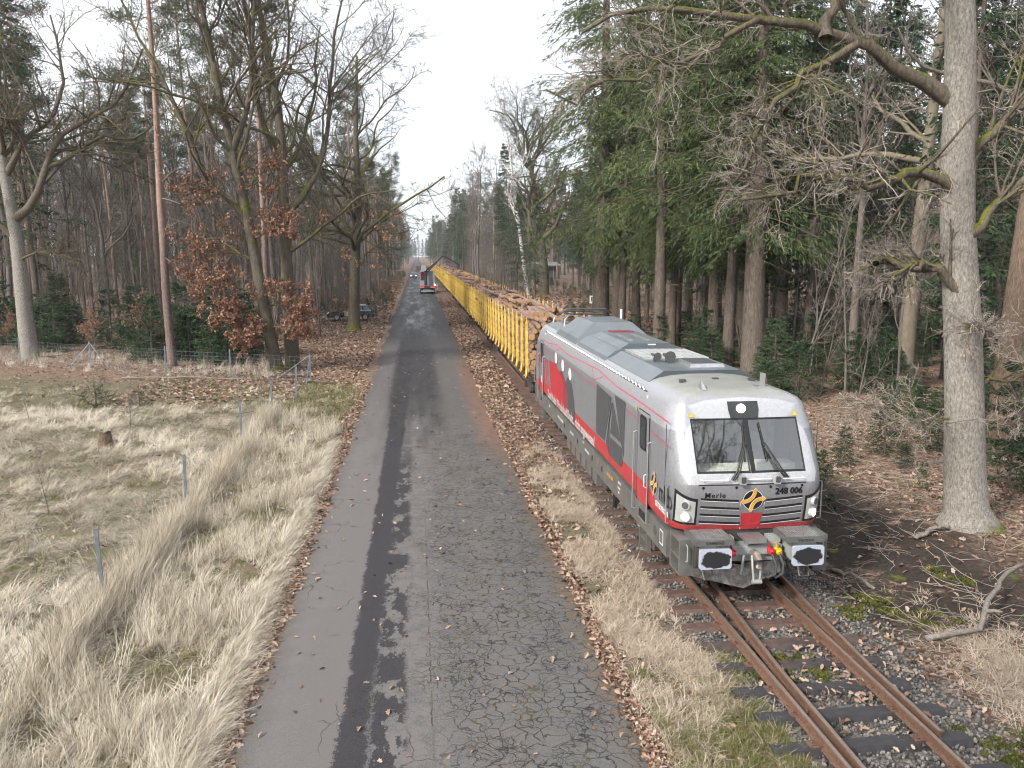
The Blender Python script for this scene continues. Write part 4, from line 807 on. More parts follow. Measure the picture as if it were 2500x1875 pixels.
TW_oak = m_var('oak_twigs', [(.05, .042, .03), (.11, .09, .065), (.17, .145, .11)], .9, .1, .2); TW_grey = m_var('pale_twigs', [(.14, .12, .10), (.25, .22, .19), (.38, .34, .30)], .9, .1, .2); TW_dark = m_var('dark_twigs', [(.085, .074, .066), (.165, .143, .127), (.27, .24, .213)], .9, .1, .3)
ND_fir = m_var('fir_needles', [(.036, .062, .03), (.084, .124, .048), (.175, .205, .08)], .7, .25, .25, .3); ND_spr = m_var('spruce_needles', [(.024, .048, .026), (.046, .082, .04), (.085, .13, .058)], .7, .25, .3, .25); ND_pin = m_var('pine_needles', [(.034, .058, .036), (.07, .10, .06), (.125, .155, .092)], .7, .2, .3, .25)
LF_br = m_var('withered_oak_leaves', [(.16, .08, .052), (.29, .155, .10), (.43, .26, .18)], .75, .2, .2, .2)
# ------------------------------------------------------------------ growing
def walk(P0, D, L, npts, wander, up, rs):
    """vectorised polylines (M,npts,3)"""
    M = len(P0); P = np.zeros((M, npts, 3)); P[:, 0] = P0; d = nrmz(D); seg = (L / (npts - 1))[:, None]
    for i in range(1, npts):
        d = nrmz(d + rs.normal(0, wander, (M, 3)) + np.array([0, 0, up])); P[:, i] = P[:, i - 1] + d * seg
    return P
def spawn(P, R, L, k, ratio, rratio, ang, npts, wander, up, rs, t0=.25, t1=1.0, rmin=.004, tipr=.35):
    M, n = P.shape[:2]; t = rs.uniform(t0, t1, (M, k)) ** .9; f = t * (n - 1); i0 = np.clip(f.astype(int), 0, n - 2); fr_ = (f - i0)[..., None]; m = np.arange(M)[:, None]
    base = P[m, i0] * (1 - fr_) + P[m, i0 + 1] * fr_; tan = nrmz(P[m, i0 + 1] - P[m, i0]); r = (R[m, i0] * (1 - fr_[..., 0]) + R[m, i0 + 1] * fr_[..., 0])
    v = nrmz(rs.normal(0, 1, (M, k, 3))); side = nrmz(np.cross(tan, v)); a = np.radians(rs.normal(ang, ang * .25, (M, k)))[..., None]
    D = tan * np.cos(a) + side * np.sin(a); LL_ = (L[:, None] * ratio * (1.1 - .55 * t) * rs.uniform(.55, 1.25, (M, k))).ravel()
    r0 = np.maximum(np.minimum(r * rratio, r * .9), rmin).ravel(); Q = walk(base.reshape(-1, 3), D.reshape(-1, 3), LL_, npts, wander, up, rs)
    RR = r0[:, None] * np.linspace(1, tipr, npts)[None]; return Q, np.maximum(RR, rmin * .6), LL_
def plen(P): return np.linalg.norm(np.diff(P, axis=1), axis=2).sum(1)
def resample(pts, n):
    pts = np.array(pts, float); d = np.r_[0, np.cumsum(np.linalg.norm(np.diff(pts, axis=0), axis=1))]; q = np.linspace(0, d[-1], n); return np.stack([np.interp(q, d, pts[:, i]) for i in range(3)], 1)
def curvy(pts, n):
    return resample(spline(pts, .4), n)
def leafquads(P, k, size, rs, hang=.5):
    M, n = P.shape[:2]; t = rs.uniform(.2, 1, (M, k)) * (n - 1); i0 = np.clip(t.astype(int), 0, n - 2); fr_ = (t - i0)[..., None]; m = np.arange(M)[:, None]
    b = (P[m, i0] * (1 - fr_) + P[m, i0 + 1] * fr_).reshape(-1, 3); d = nrmz(rs.normal(0, 1, b.shape) + np.array([0, 0, -hang])); s = nrmz(np.cross(d, rs.normal(0, 1, b.shape))); l = size * rs.uniform(.6, 1.3, (len(b), 1))
    V = np.stack([b, b + d * l * .5 + s * l * .32, b + d * l, b + d * l * .5 - s * l * .32], 1); F = np.arange(len(b) * 4).reshape(-1, 4); return V.reshape(-1, 3), F
def bare_tree(seed, H=22, r0=.42, limbs=9, first=.28, spread=48, up=.10, lv=((7, .55, .5), (6, .5, .5), (5, .5, .55)), skel=None, wander=.16, bark=None, twig=None, twr=.008, leaves=None, lean=(0, 0), trunk_pts=None, sides0=12, flare=1.35, limb_len=.42, auto=True, t1max=1.0, limb_bark=None, thin=.62, skk=2, wig=.06, taper=.82):
    rs = np.random.default_rng(seed); tr = MB(); cr = MB()
    if trunk_pts is None:
        T = walk(np.array([[0, 0, -.1]]), np.array([[lean[0], lean[1], 1.]]), np.array([H]), 10, .05, .06, rs)[0]
    else: T = curvy(trunk_pts, 14)
    n = len(T); RT = r0 * (1 - np.linspace(0, 1, n) ** 1.15 * taper); RT[0] *= flare; RT[1] *= 1 + (flare - 1) * .25
    # root flare: extra rings
    z = np.array([0, .12, .3, .6]); base = np.stack([np.interp(z, [0, 1], [T[0][i], T[0][i] + (T[1] - T[0])[i] / np.linalg.norm(T[1] - T[0])]) for i in range(3)], 1)
    TT = np.vstack([base, T[1:]]); RR = np.r_[r0 * flare * 1.12, r0 * flare, r0 * (1 + (flare - 1) * .55), r0 * 1.08, RT[1:]]; RR[4:] = np.minimum(RR[4:], r0)
    tr.tube(TT, RR, sides0)
    Ls = []
    if auto:
        P, R, L = spawn(T[None], RT[None], np.array([H * limb_len / .55]), limbs, .55, thin, spread, 9, wander * 1.25, up, rs, first, t1max); tr.tubes(P, R, 7, 1); Ls.append((P, R, L))
    for (pts, ra, rb) in (skel or []):
        P = curvy(pts, 12); P[1:] += rs.normal(0, wig, (11, 3)); P = P[None]; R = np.linspace(ra, rb, 12)[None]; R[0, 0] *= 1.25; R[0, 1] *= 1.12; tr.tubes(P, R, 8, 1)
        Ls.append((P[:, ::2][:, :6], R[:, ::2][:, :6], plen(P)))
    tw_ = []
    for gi, (P, R, L) in enumerate(Ls):
        for li, (k, ratio, rr) in enumerate(lv):
            last = li == len(lv) - 1; k_ = k * (skk if (gi > 0 and li == 0) else 1)
            P, R, L = spawn(P, R, L, k_, ratio, rr, 45 if li else 50, 4 if not last else 3, wander * (1.3 + .35 * li), up * .5, rs, .15, 1.0, twr if last else twr * 1.6)
            (cr if li else tr).tubes(P, R, 5 if li == 0 else 3, 0 if li else 1)
        tw_.append(P)
    P = np.concatenate(tw_) if len({q.shape[1] for q in tw_}) == 1 else tw_[-1]
    if leaves:
        cnt, size, zmax, k = leaves; sel = P[:, -1, 2] < zmax * rs.uniform(.5, 1.1, len(P)); Q = P[sel]
        if len(Q) > cnt: Q = Q[rs.choice(len(Q), cnt, False)]
        V, F = leafquads(Q, k, size, rs); lv_ = MB().add(V, F)
    else: lv_ = None
    return tr.mesh('trunk', [bark or BK_oak, limb_bark or bark or BK_oak], True), cr.mesh('crown', twig or TW_oak), (lv_.mesh('withered_leaves', LF_br) if lv_ else None)
def conifer(seed, H=26, r0=.4, zlow=6, nb=170, lmax=4.2, tw=12, nq=6, droop=.10, nlen=.17, bark=None, needle=None, dead=14, shape=.8, sides0=10, nwid=.036):
    rs = np.random.default_rng(seed); tr = MB(); cr = MB(); T = walk(np.array([[0, 0, -.1]]), np.array([[.0, 0, 1.]]), np.array([H]), 12, .012, .05, rs)[0]
    n = len(T); RT = r0 * (1 - np.linspace(0, 1, n) * .93); tr.tube(np.vstack([T[0], T[0] + [0, 0, .35], T[1:]]), np.r_[r0 * 1.3, r0 * 1.05, RT[1:]], sides0)
    u = rs.uniform(0, 1, nb) ** .85; z = zlow + (H - zlow - .3) * u; tt = (z + .1) / H * (n - 1); i0 = np.clip(tt.astype(int), 0, n - 2); b = T[i0] + (T[i0 + 1] - T[i0]) * (tt - i0)[:, None]; az = rs.uniform(0, 2 * PI, nb)
    L = lmax * ((1 - u) ** shape) * rs.uniform(.6, 1.15, nb) * np.clip(.6 + u * 3, 0, 1) + .25; D = np.stack([np.cos(az), np.sin(az), -droop + .45 * u], 1)
    P = walk(b, D, L, 6, .05, -droop * .35, rs); P[:, -1, 2] += L * .03; R = np.clip(L * .008, .008, .05)[:, None] * np.linspace(1, .3, 6)[None]; tr.tubes(P, R, 4)
    if dead:
        zd = rs.uniform(1.5, zlow, dead); a2 = rs.uniform(0, 6.28, dead); D2 = np.stack([np.cos(a2), np.sin(a2), rs.normal(0, .15, dead)], 1); bb = np.stack([0 * zd, 0 * zd, zd], 1); Q = walk(bb, D2, rs.uniform(.6, 2.4, dead), 4, .12, -.03, rs); tr.tubes(Q, np.full((dead, 1), .018) * np.linspace(1, .4, 4)[None], 4)
    # side twigs in the branch plane, hanging a little
    t = rs.uniform(.12, 1, (nb, tw)) * 5; j0 = np.clip(t.astype(int), 0, 4); m = np.arange(nb)[:, None]; base = P[m, j0] + (P[m, j0 + 1] - P[m, j0]) * (t - j0)[..., None]; tan = nrmz(P[m, j0 + 1] - P[m, j0]); sg = np.where(rs.random((nb, tw)) < .5, -1., 1.)[..., None]
    side = nrmz(np.cross(tan, np.array([0, 0, 1.]))) * sg; TD = nrmz(tan * .75 + side * rs.uniform(.3, 1, (nb, tw, 1)) + np.array([0, 0, -1.]) * rs.uniform(.05, 1.0, (nb, tw, 1)) * (droop * 5)); TL = (L[:, None] * .26 * rs.uniform(.5, 1.2, (nb, tw)) + .18)
    base = base.reshape(-1, 3); TD = TD.reshape(-1, 3); TL = TL.ravel(); K = len(base)
    f = rs.uniform(0.02, 1, (K, nq)); c = base[:, None] + TD[:, None] * (TL[:, None] * f)[..., None] + np.array([0, 0, -.12]) * (f ** 2 * TL[:, None])[..., None]; rd = rs.normal(0, 1, (K, nq, 3)); d = nrmz(TD[:, None] * 1.0 + rd * .32 + np.array([0, 0, -.3])); s = nrmz(np.cross(d, rs.normal(0, 1, (K, nq, 3)))); l = (nlen * rs.uniform(.6, 1.3, (K, nq, 1))); w = nwid * rs.uniform(.7, 1.3, (K, nq, 1))
    V = np.stack([c - s * w * .3, c + d * l * .5 - s * w, c + d * l, c + d * l * .5 + s * w], 2).reshape(-1, 3); cr.add(V, np.arange(len(V)).reshape(-1, 4))
    return tr.mesh('trunk', bark or BK_fir, True), cr.mesh('crown', needle or ND_spr), None
def pine(seed, H=24, r0=.28, lean=(0, 0), ncl=95, zc=.62, blades=34):
    rs = np.random.default_rng(seed); tr = MB(); cr = MB(); T = walk(np.array([[0, 0, -.1]]), np.array([[lean[0], lean[1], 1.]]), np.array([H]), 12, .02, .03, rs)[0]; n = len(T); RT = r0 * (1 - np.linspace(0, 1, n) * .75); tr.tube(np.vstack([T[0], T[0] + [0, 0, .3], T[1:]]), np.r_[r0 * 1.35, r0 * 1.05, RT[1:]], 10)
    P, R, L = spawn(T[None], RT[None], np.array([H * .17]), 22, 1.0, .4, 62, 5, .16, .12, rs, zc, .99); tr.tubes(P, R, 5); Q, R2, L2 = spawn(P, R, L, 5, .5, .5, 45, 4, .16, .10, rs, .4, 1.0, .01); tr.tubes(Q, R2, 4)
    D_, RD, _ = spawn(T[None], RT[None], np.array([H * .07]), 16, 1., .18, 80, 3, .1, -.02, rs, .2, zc); tr.tubes(D_, RD, 4)
    tips = np.concatenate([Q[:, -1], Q[:, 2], P[:, -1]]); K = len(tips); c = tips[:, None] + rs.normal(0, .26, (K, blades, 3)) * np.array([1, 1, .6]); d = nrmz(rs.normal(0, 1, (K, blades, 3)) + np.array([0, 0, .3])); s = nrmz(np.cross(d, rs.normal(0, 1, d.shape))); l = rs.uniform(.12, .26, (K, blades, 1)); w = .028
    V = np.stack([c - s * w * .4, c + d * l * .5 - s * w, c + d * l, c + d * l * .5 + s * w], 2).reshape(-1, 3); cr.add(V, np.arange(len(V)).reshape(-1, 4))
    return tr.mesh('trunk', BK_pine, True), cr.mesh('crown', ND_pin), None
def plant(name, meshes, label, cat, loc, rz=0, sc=1, group=None, tilt=(0, 0)):
    e = thing(name, label, cat, (loc[0], loc[1], gz2(loc[0], loc[1]) if len(loc) < 3 else loc[2]), rz, group); e.scale = (sc, sc, sc) if np.isscalar(sc) else sc; e.rotation_euler = (tilt[0], tilt[1], rz)
    for nm, me in zip(('trunk', 'crown', 'withered_leaves'), meshes):
        if me: inst(nm, me, e)
    return e
def gz2(x, y): return float(ground_z(x, y))
# ------------------------------------------------------------------ named trees, right side
OX, OY = 12.87, 17.9
def rel(pts, y=None): return [(x - OX, (yy if y is None else y) , z) for x, yy, z in pts]
oakR = bare_tree(11, r0=.45, taper=.6, bark=BK_oakg, twig=TW_grey, auto=False, wander=.22, up=.02, twr=.0045, limb_bark=BK_limb, skk=3, wig=.09, sides0=20, flare=1.75,
    trunk_pts=[(.03, 0, .17), (-.2, 0, 1.8), (-.38, .0, 3.8), (-.55, .1, 5.7), (-.8, .1, 7.5), (-.98, 0, 8.9), (-1.1, -.1, 10.2), (-1.35, -.2, 12.1), (-1.6, .2, 15), (-1.5, .3, 19)],
    lv=((9, .42, .42), (7, .5, .5), (7, .5, .55)),
    skel=[([(-1.2, -0.03, 9.95), (-2.3, -0.15, 10.45), (-3.6, -0.3, 11.05), (-4.35, -0.36, 11.35), (-5.8, -0.42, 11.45), (-7, -0.51, 11.6), (-8.3, -0.57, 11.5), (-9.6, -0.51, 11.1)], .165, .03),
          ([(-3.6, -0.3, 11.05), (-4.5, -0.21, 10.55), (-5.05, -0.18, 10.15), (-5.5, -0.15, 9.5), (-5.8, -0.09, 9), (-6.05, -0.12, 8.3), (-6.5, -0.09, 7.7)], .085, .025),
          ([(-0.95, 0, 7.9), (-1.6, -0.075, 8.42), (-2.7, -0.18, 8.2), (-3.5, -0.21, 8.2), (-4.4, -0.27, 8.3), (-5.3, -0.3, 7.9), (-6, -0.36, 7.8)], .135, .03),
          ([(-0.62, 0, 5.65), (-1.02, -0.045, 6.12), (-1.6, -0.06, 6.36), (-2.2, -0.06, 6.42), (-2.9, -0.09, 6.6)], .12, .07),
          ([(-0.35, -0.06, 3.6), (0.6, -0.21, 3.9), (1.6, -0.39, 4.1), (2.6, -0.45, 3.9)], .05, .015),
          ([(-0.7, -0.06, 7), (0.4, -0.27, 8.3), (1.5, -0.42, 9), (3, -0.45, 9.2)], .11, .03),
          ([(-0.9, 0.03, 8.2), (0.2, 0.18, 9.6), (1.5, 0.24, 11), (2.6, 0.18, 12)], .13, .04),
          ([(-1.4, -0.06, 12), (-3, -0.21, 13.4), (-5, -0.36, 14), (-7, -0.3, 14.2)], .16, .05),
          ([(-0.3, -0.03, 2.9), (-1.2, -0.15, 3.1), (-2.3, -0.27, 3.2), (-3.4, -0.33, 3.5)], .035, .012),
          ([(-5.8, -0.42, 11.45), (-6.6, -0.24, 11), (-7.8, -0.18, 10.6), (-9, -0.27, 10.1), (-10.2, -0.3, 9.9)], .06, .02),
          ([(-4.35, -0.36, 11.1), (-4.2, -0.39, 12.3), (-4.6, -0.45, 13.2), (-5.4, -0.48, 14.2)], .12, .05),
          ([(-0.45, -0.09, 4.7), (-0.2, -0.3, 4.9), (-0.5, -0.54, 5.1), (-1.1, -0.78, 5)], .04, .012)])
plant('oak_tree', oakR, 'thick pale oak with long crooked mossy limbs beside the locomotive', 'tree', (OX, OY, 0.0))
tR = bare_tree(12, H=24, r0=.47, limbs=9, first=.5, bark=m_bark('brown_oak_bark', (.07, .05, .038), (.26, .19, .14), .1, (6, 6, 1), 1.0), twig=TW_grey, lean=(.10, .0), lv=((5, .5, .5), (5, .5, .5), (4, .5, .55)), limb_len=.3); plant('oak_tree', tR, 'brown barked oak leaning outward behind the thick pale oak', 'tree', (19.3, 25.6))
tB = bare_tree(13, r0=.42, bark=BK_beech, twig=TW_grey, limbs=8, first=.45, H=22, trunk_pts=[(0, 0, -.1), (.1, 0, 4), (.35, 0, 8), (.5, 0, 12), (.7, 0, 17), (1, 0, 22)], skel=[([(.37, 0, 8.2), (.9, 0, 10), (1.4, .2, 13), (1.6, .3, 17)], .2, .06)], lv=((5, .5, .5), (5, .5, .5), (4, .5, .55)), limb_len=.3)
plant('beech_tree', tB, 'smooth grey forked beech trunk in the wood right of the pale oak', 'tree', (23.0, 37.5))
FIR = [conifer(21, 31, .62, 7.0, 260, 6.0, 17, 11, .17, .30, BK_fir, ND_fir, 18, .55, 14, .026), conifer(22, 28, .42, 6.0, 240, 5.2, 16, 11, .16, .28, BK_fir, ND_fir, 18, .6, 12, .025), conifer(23, 27, .36, 6.5, 230, 4.6, 16, 11, .19, .27, BK_fir, ND_fir, 18, .6, 12, .024)]
for k, (x, y, v, lb, sc, rz) in enumerate([(18.5, 44.7, 0, 'thickest rough barked fir behind the locomotive cab roof', 1.05, 1.2), (17.9, 46.9, 2, 'slimmer fir trunk standing close against the thickest fir', .95, 2.2), (18.8, 52, 1, 'pale straight fir trunk above the middle of the locomotive', .95, .4), (17.6, 56.2, 1, 'grey fir trunk second from the pale straight fir', .92, 2.9), (17.0, 55.0, 2, 'thin fir trunk just in front of the grey fir', .8, 4.0), (18.4, 69.7, 1, 'fir trunk above the rear end of the locomotive', 1.0, 5.1), (19.0, 79, 0, 'dark mossy fir trunk nearest the white letter sign', .8, .9), (15.5, 63, 2, 'fir with low green branches hanging toward the wagons', .9, 3.3), (22.0, 49, 1, 'fir behind the pale straight fir with drooping boughs', 1.02, 5.0), (14.8, 50.5, 2, 'fir leaning its green boughs over the locomotive roof', 1.12, 1.7), (14.2, 64.5, 0, 'tall fir whose boughs reach out beside the open sky', 1.15, .3)]):
    plant('fir_tree', FIR[v], lb, 'tree', (x, y), rz, sc)
moak = bare_tree(14, r0=.85, H=26, limbs=22, first=.14, spread=50, up=.10, bark=BK_oak, twig=TW_oak, lv=((9, .55, .5), (8, .5, .5), (7, .5, .55)), twr=.015, limb_len=.58, wander=.2)
plant('oak_tree', moak, 'wide spreading bare oak with a mossy trunk beside the white birch', 'tree', (19.9, 133), 0, 1.0)
bir = bare_tree(15, r0=.34, H=29, limbs=24, first=.30, spread=32, up=.14, bark=BK_birch, twig=TW_dark, lv=((6, .5, .45), (5, .5, .5), (5, .5, .55)), trunk_pts=[(0, 0, -.1), (-.8, 0, 6), (-1.9, 0, 14), (-2.8, 0, 21), (-3.9, 0, 29)], twr=.011, limb_len=.26)
plant('birch_tree', bir, 'slender white birch leaning beside the wide mossy oak', 'tree', (17.45, 133))
# ------------------------------------------------------------------ named trees, left side
oL = bare_tree(31, r0=.52, bark=BK_oakg, limb_bark=BK_limb, twig=TW_oak, wander=.19, limbs=7, first=.55, H=21, trunk_pts=[(0, 0, -.1), (-.1, 0, 3), (-.15, 0, 6.3), (-.3, 0, 9), (-.6, 0, 12), (-.9, .2, 16), (-.8, 0, 21)], twr=.011, lv=((8, .5, .5), (7, .5, .5), (7, .5, .55)),
    skel=[([(-.2, 0, 8.8), (1.2, -.3, 9.8), (2.0, -.4, 12.0), (3.2, -.5, 14.0), (4.8, -.6, 14.8), (7.0, -.8, 16.2), (8.5, -1, 19)], .26, .06), ([(2.0, -.4, 12), (3.5, -.2, 12.6), (5.5, 0, 14.0), (7.5, .2, 14.0), (9.5, .3, 16.0)], .15, .04), ([(-.5, 0, 11.5), (.8, -.3, 13.5), (2.8, -.3, 15.2), (3.5, -.3, 18), (3.0, -.3, 21)], .2, .05), ([(-.1, -.1, 6.2), (1.2, -.6, 6.8), (2.8, -1.0, 6.6), (4.2, -1.2, 6.3)], .08, .02), ([(-.15, 0, 7.5), (-1.8, -.4, 9.2), (-3.8, -.6, 10.2), (-5.5, -.6, 12)], .2, .05)])
plant('oak_tree', oL, 'pale trunked oak with twisting mossy limbs at the corner of the field', 'tree', (-24.85, 57))
plant('pine_tree', pine(32, 27, .27, (0, 0)), 'tall straight pine with a reddish upper trunk behind the wire fence', 'tree', (-14.75, 52.4), 0, 1.0, None, (0, -.055))
tw1 = bare_tree(33, r0=.36, bark=BK_oak, twig=TW_oak, H=23, limbs=20, first=.38, spread=40, thin=.45, trunk_pts=[(0, 0, -.1), (-.6, 0, 3.6), (-1.3, 0, 8.7), (-2.0, .1, 12.4), (-2.6, .1, 16), (-3.3, 0, 20.5), (-4.2, 0, 25)], leaves=(5200, .15, 12.5, 4), lv=((8, .55, .5), (7, .5, .5), (7, .5, .55)), twr=.010, limb_len=.38, wander=.18,
    skel=[([(-2.0, .1, 12.4), (-.9, -.2, 15), (-.6, -.3, 18.5), (-.2, -.2, 23)], .18, .05), ([(-1.3, 0, 8.7), (-3.4, -.4, 11.0), (-4.6, -.6, 14.5), (-6.5, -.6, 18.5), (-8, -.6, 22)], .15, .04), ([(-.7, 0, 4.2), (-2.8, -.5, 5.2), (-4.8, -.6, 5.0)], .07, .02), ([(-.5, 0, 3.0), (-1.8, -.7, 3.5), (-3.2, -1.0, 3.2)], .05, .015), ([(-1.0, 0, 6.3), (-3.0, .3, 7.4), (-5.0, .4, 7.2)], .06, .02), ([(-.6, 0, 3.6), (.6, -.8, 4.2), (1.8, -1.2, 4.0)], .05, .015), ([(-1.1, 0, 7.5), (.5, -.8, 8.3), (1.6, -1.1, 8.0)], .06, .02), ([(-1.4, 0, 9.2), (-3.2, -.5, 10.4), (-5.0, -.6, 10.0)], .07, .02), ([(-1.5, 0, 9.8), (-.2, -.6, 11.3), (.9, -.8, 11.2)], .06, .02), ([(-.3, 0, 2.2), (-1.2, -.9, 2.4), (-1.9, -1.6, 2.2)], .04, .015), ([(-.4, 0, 2.6), (.9, -1.0, 2.7), (1.9, -1.5, 2.4)], .04, .015)])
plant('oak_tree', tw1, 'leaning oak with rusty withered leaves beside the fence corner', 'tree', (-8.1, 49.6))
tw2 = bare_tree(34, r0=.42, bark=BK_oak, twig=TW_oak, H=25, limbs=22, first=.36, spread=38, thin=.45, trunk_pts=[(0, 0, -.1), (-.1, 0, 4), (-.15, 0, 8.5), (-.2, 0, 14.5), (-.9, 0, 19.2), (-1.6, 0, 25)], lv=((8, .55, .5), (7, .5, .5), (7, .5, .55)), twr=.010, limb_len=.40, wander=.18, leaves=(700, .16, 9, 6),
    skel=[([(-.15, 0, 9), (1.6, .2, 11.2), (2.6, .3, 14.5), (2.9, .3, 18.5), (4.0, .3, 23)], .17, .04), ([(-.15, 0, 6.8), (2.4, -.4, 8.6), (4.6, -.6, 10.2), (6.4, -.6, 10.4)], .12, .03), ([(-.2, 0, 12), (-1.4, .2, 15), (-1.6, .2, 19), (-2.4, .2, 24)], .18, .05)])
plant('oak_tree', tw2, 'upright twin of the leaning oak at the fence corner', 'tree', (-7.5, 51.4))
mo = bare_tree(35, r0=.50, bark=BK_oak, twig=TW_oak, H=23, limbs=30, first=.26, spread=56, up=.07, lv=((7, .55, .5), (6, .5, .5), (6, .5, .55)), twr=.011, limb_len=.46, wander=.2, thin=.42, trunk_pts=[(0, 0, -.1), (.15, 0, 4), (.4, 0, 8), (.7, 0, 11.5), (.6, 0, 16), (.9, 0, 23)], flare=1.6,
    skel=[([(.35, 0, 7.2), (2.6, -.3, 9.3), (5.0, -.6, 10.4), (6.8, -.8, 11.2)], .10, .02), ([(.2, 0, 5.0), (1.6, 0, 6.8), (3.4, -.1, 8.2), (5.2, -.2, 8.6)], .075, .02), ([(.4, 0, 8.2), (-2.6, -.3, 9.0), (-4.8, -.6, 11.0)], .14, .03)])
plant('oak_tree', mo, 'mossy oak standing in front of the black estate car', 'tree', (-5.55, 74.7))
plant('oak_tree', bare_tree(36, r0=.55, H=24, limbs=11, first=.4, bark=BK_oakg, twig=TW_oak, twr=.012), 'thick grey oak trunk at the extreme edge of the wood beyond the field', 'tree', (-31.3, 66))
# ------------------------------------------------------------------ wood: shared meshes
BARE = [bare_tree(50 + k, H=21 + k, r0=.19 + .03 * k, limbs=13, first=.30, spread=30, up=.16, lv=((7, .55, .5), (6, .5, .5), (5, .55, .55)), bark=BK_thin, twig=TW_dark, twr=.012, limb_len=.30, sides0=8) for k in range(4)]
SPRU = [conifer(60 + k, 23 + 2 * k, .26, 3.5 + k, 190, 3.3, 12, 6, .11, .22, BK_fir, ND_spr, 10, .75, 8, .05) for k in range(3)]
PINE = [pine(70 + k, 23 + 2 * k, .22, (.02 * (k - 1), 0)) for k in range(3)]
YSPR = [conifer(80 + k, 3.2 + .8 * k, .05, .15, 90, 1.15, 9, 5, .05, .13, BK_thin, ND_spr, 0, .8, 6, .028) for k in range(3)]
BRUSH = [bare_tree(90 + k, H=5.5 + 1.3 * k, r0=.045 + .01 * k, limbs=11, first=.15, spread=38, up=.12, lv=((5, .55, .55), (4, .55, .6)), bark=BK_thin, twig=TW_dark, twr=.007, limb_len=.42, sides0=5, flare=1.1) for k in range(3)]
BRUSH += [bare_tree(94 + k, H=10 + 2.5 * k, r0=.06 + .015 * k, limbs=14, first=.2, spread=28, up=.18, lv=((6, .5, .55), (5, .55, .6)), bark=BK_thin, twig=TW_dark, twr=.009, limb_len=.30, sides0=5, flare=1.1) for k in range(2)]
BUSHL = bare_tree(97, H=4.0, r0=.04, limbs=12, first=.1, spread=50, up=.05, lv=((6, .55, .55), (5, .55, .6)), bark=BK_thin, twig=TW_dark, twr=.006, limb_len=.5, sides0=5, leaves=(500, .15, 9, 3))
rs = np.random.default_rng(5); placed = [(-24.85, 57), (-14.75, 52.4), (-8.1, 49.6), (-5.55, 74.7), (-31, 66), (19.9, 133), (17.4, 133), (29, 186), (18, 86), (12.87, 17.9), (19.3, 25.6), (23, 37.5), (18.5, 44.7), (18.8, 52), (17.6, 56), (18.4, 69.7), (19, 79)]
def free(x, y, d): return all((x - a) ** 2 + (y - b) ** 2 > d * d for a, b in placed)
def side_x(y): return float(np.interp(y, siding[:, 1], siding[:, 0]))
def visible(x, y, pad=6): return -.475 * y - pad < x < .79 * y + pad
NAMES = {'b': ('slender_tree', BARE, 'bare slender tree'), 's': ('spruce_tree', SPRU, 'dark spruce'), 'p': ('pine_tree', PINE, 'tall pine')}
def forest(n, xr, yr, mix, dist, where, ex=lambda x, y: True):
    c = 0; tries = 0
    while c < n and tries < n * 30:
        tries += 1; x = rs.uniform(*xr); y = rs.uniform(*yr)
        if not visible(x, y) or not ex(x, y) or not free(x, y, dist): continue
        placed.append((x, y)); c += 1; kd = rs.choice(list(mix), p=np.array(list(mix.values())) / sum(mix.values())); nm, ms, lb = NAMES[kd]; k = rs.integers(len(ms))
        plant(nm, ms[k], '%s %s' % (lb, where), 'tree', (x, y), rs.uniform(0, 6.28), rs.uniform(.8, 1.12), '%ss %s' % (lb, where), (rs.normal(0, .015), rs.normal(0, .015)))
inL = lambda x, y: x < -6.5 - max(0, (80 - y)) * .12 and y > 58 - (x + 6) * .25 * (y < 70) and not (80 < y < 94 and x > -13)
forest(60, (-70, -7), (56, 105), {'b': 4.5, 'p': 4.5, 's': .6}, 3.2, 'in the wood behind the fenced field', inL)
forest(95, (-110, -8), (100, 230), {'b': 4, 'p': 5, 's': 1.5}, 4.0, 'deep in the wood left of the road')
forest(42, (-13, -5.5), (95, 330), {'b': 5, 'p': 2, 's': 2}, 4.5, 'in the row along the left road edge')
forest(40, (-22, -4.5), (330, 650), {'b': 3, 'p': 2, 's': 3}, 6, 'at the far left end of the road')
exR = lambda x, y: (y > 182 or x > side_x(y) + 3.0) and (x > 20 or y > 58) and not (80 < y < 190 and x < side_x(y) + 7 and x > 9)
forest(62, (20, 75), (26, 85), {'b': 3, 's': 4.5, 'p': 2.5}, 3.0, 'in the wood right of the locomotive', exR)
forest(70, (24, 120), (85, 200), {'b': 3, 's': 5, 'p': 3}, 4.0, 'deep in the wood beyond the siding', exR)
forest(26, (10.5, 17), (140, 330), {'b': 6, 's': 2, 'p': 1}, 5, 'along the wagons on the right', lambda x, y: y > 195 or x < side_x(y) - 4)
forest(50, (16, 40), (200, 420), {'b': 4, 's': 3, 'p': 2}, 5, 'behind the row right of the wagons')
forest(45, (9.5, 26), (400, 700), {'b': 3, 's': 3, 'p': 2}, 7, 'at the far right end of the road')
for (x, y, k, sc, lb) in ((16.5, 118, 0, .62, 'dark young spruce standing left of the wide mossy oak'), (14.6, 124, 1, .6, 'broad dark spruce between the wagons and the mossy oak'), (15.5, 150, 2, .7, 'dark spruce behind the broad one beside the wagons'), (24.5, 104, 1, .85, 'green spruce hanging over the siding track'), (26.5, 118, 0, .9, 'spruce in front of the wooden hut roof'), (22.5, 92, 2, .8, 'green spruce right of the white letter sign'), (29, 140, 1, .95, 'spruce half hiding the wooden hut')):
    plant('spruce_tree', SPRU[k], lb, 'tree', (x, y), k * 2.1, sc)
fw = []
FWM = [m_ for tr_ in BARE for m_ in tr_[:2]] + [m_ for tr_ in SPRU for m_ in tr_[:2]] + [m_ for tr_ in PINE for m_ in tr_[:2]] + [m_ for tr_ in BRUSH for m_ in tr_[:2]]
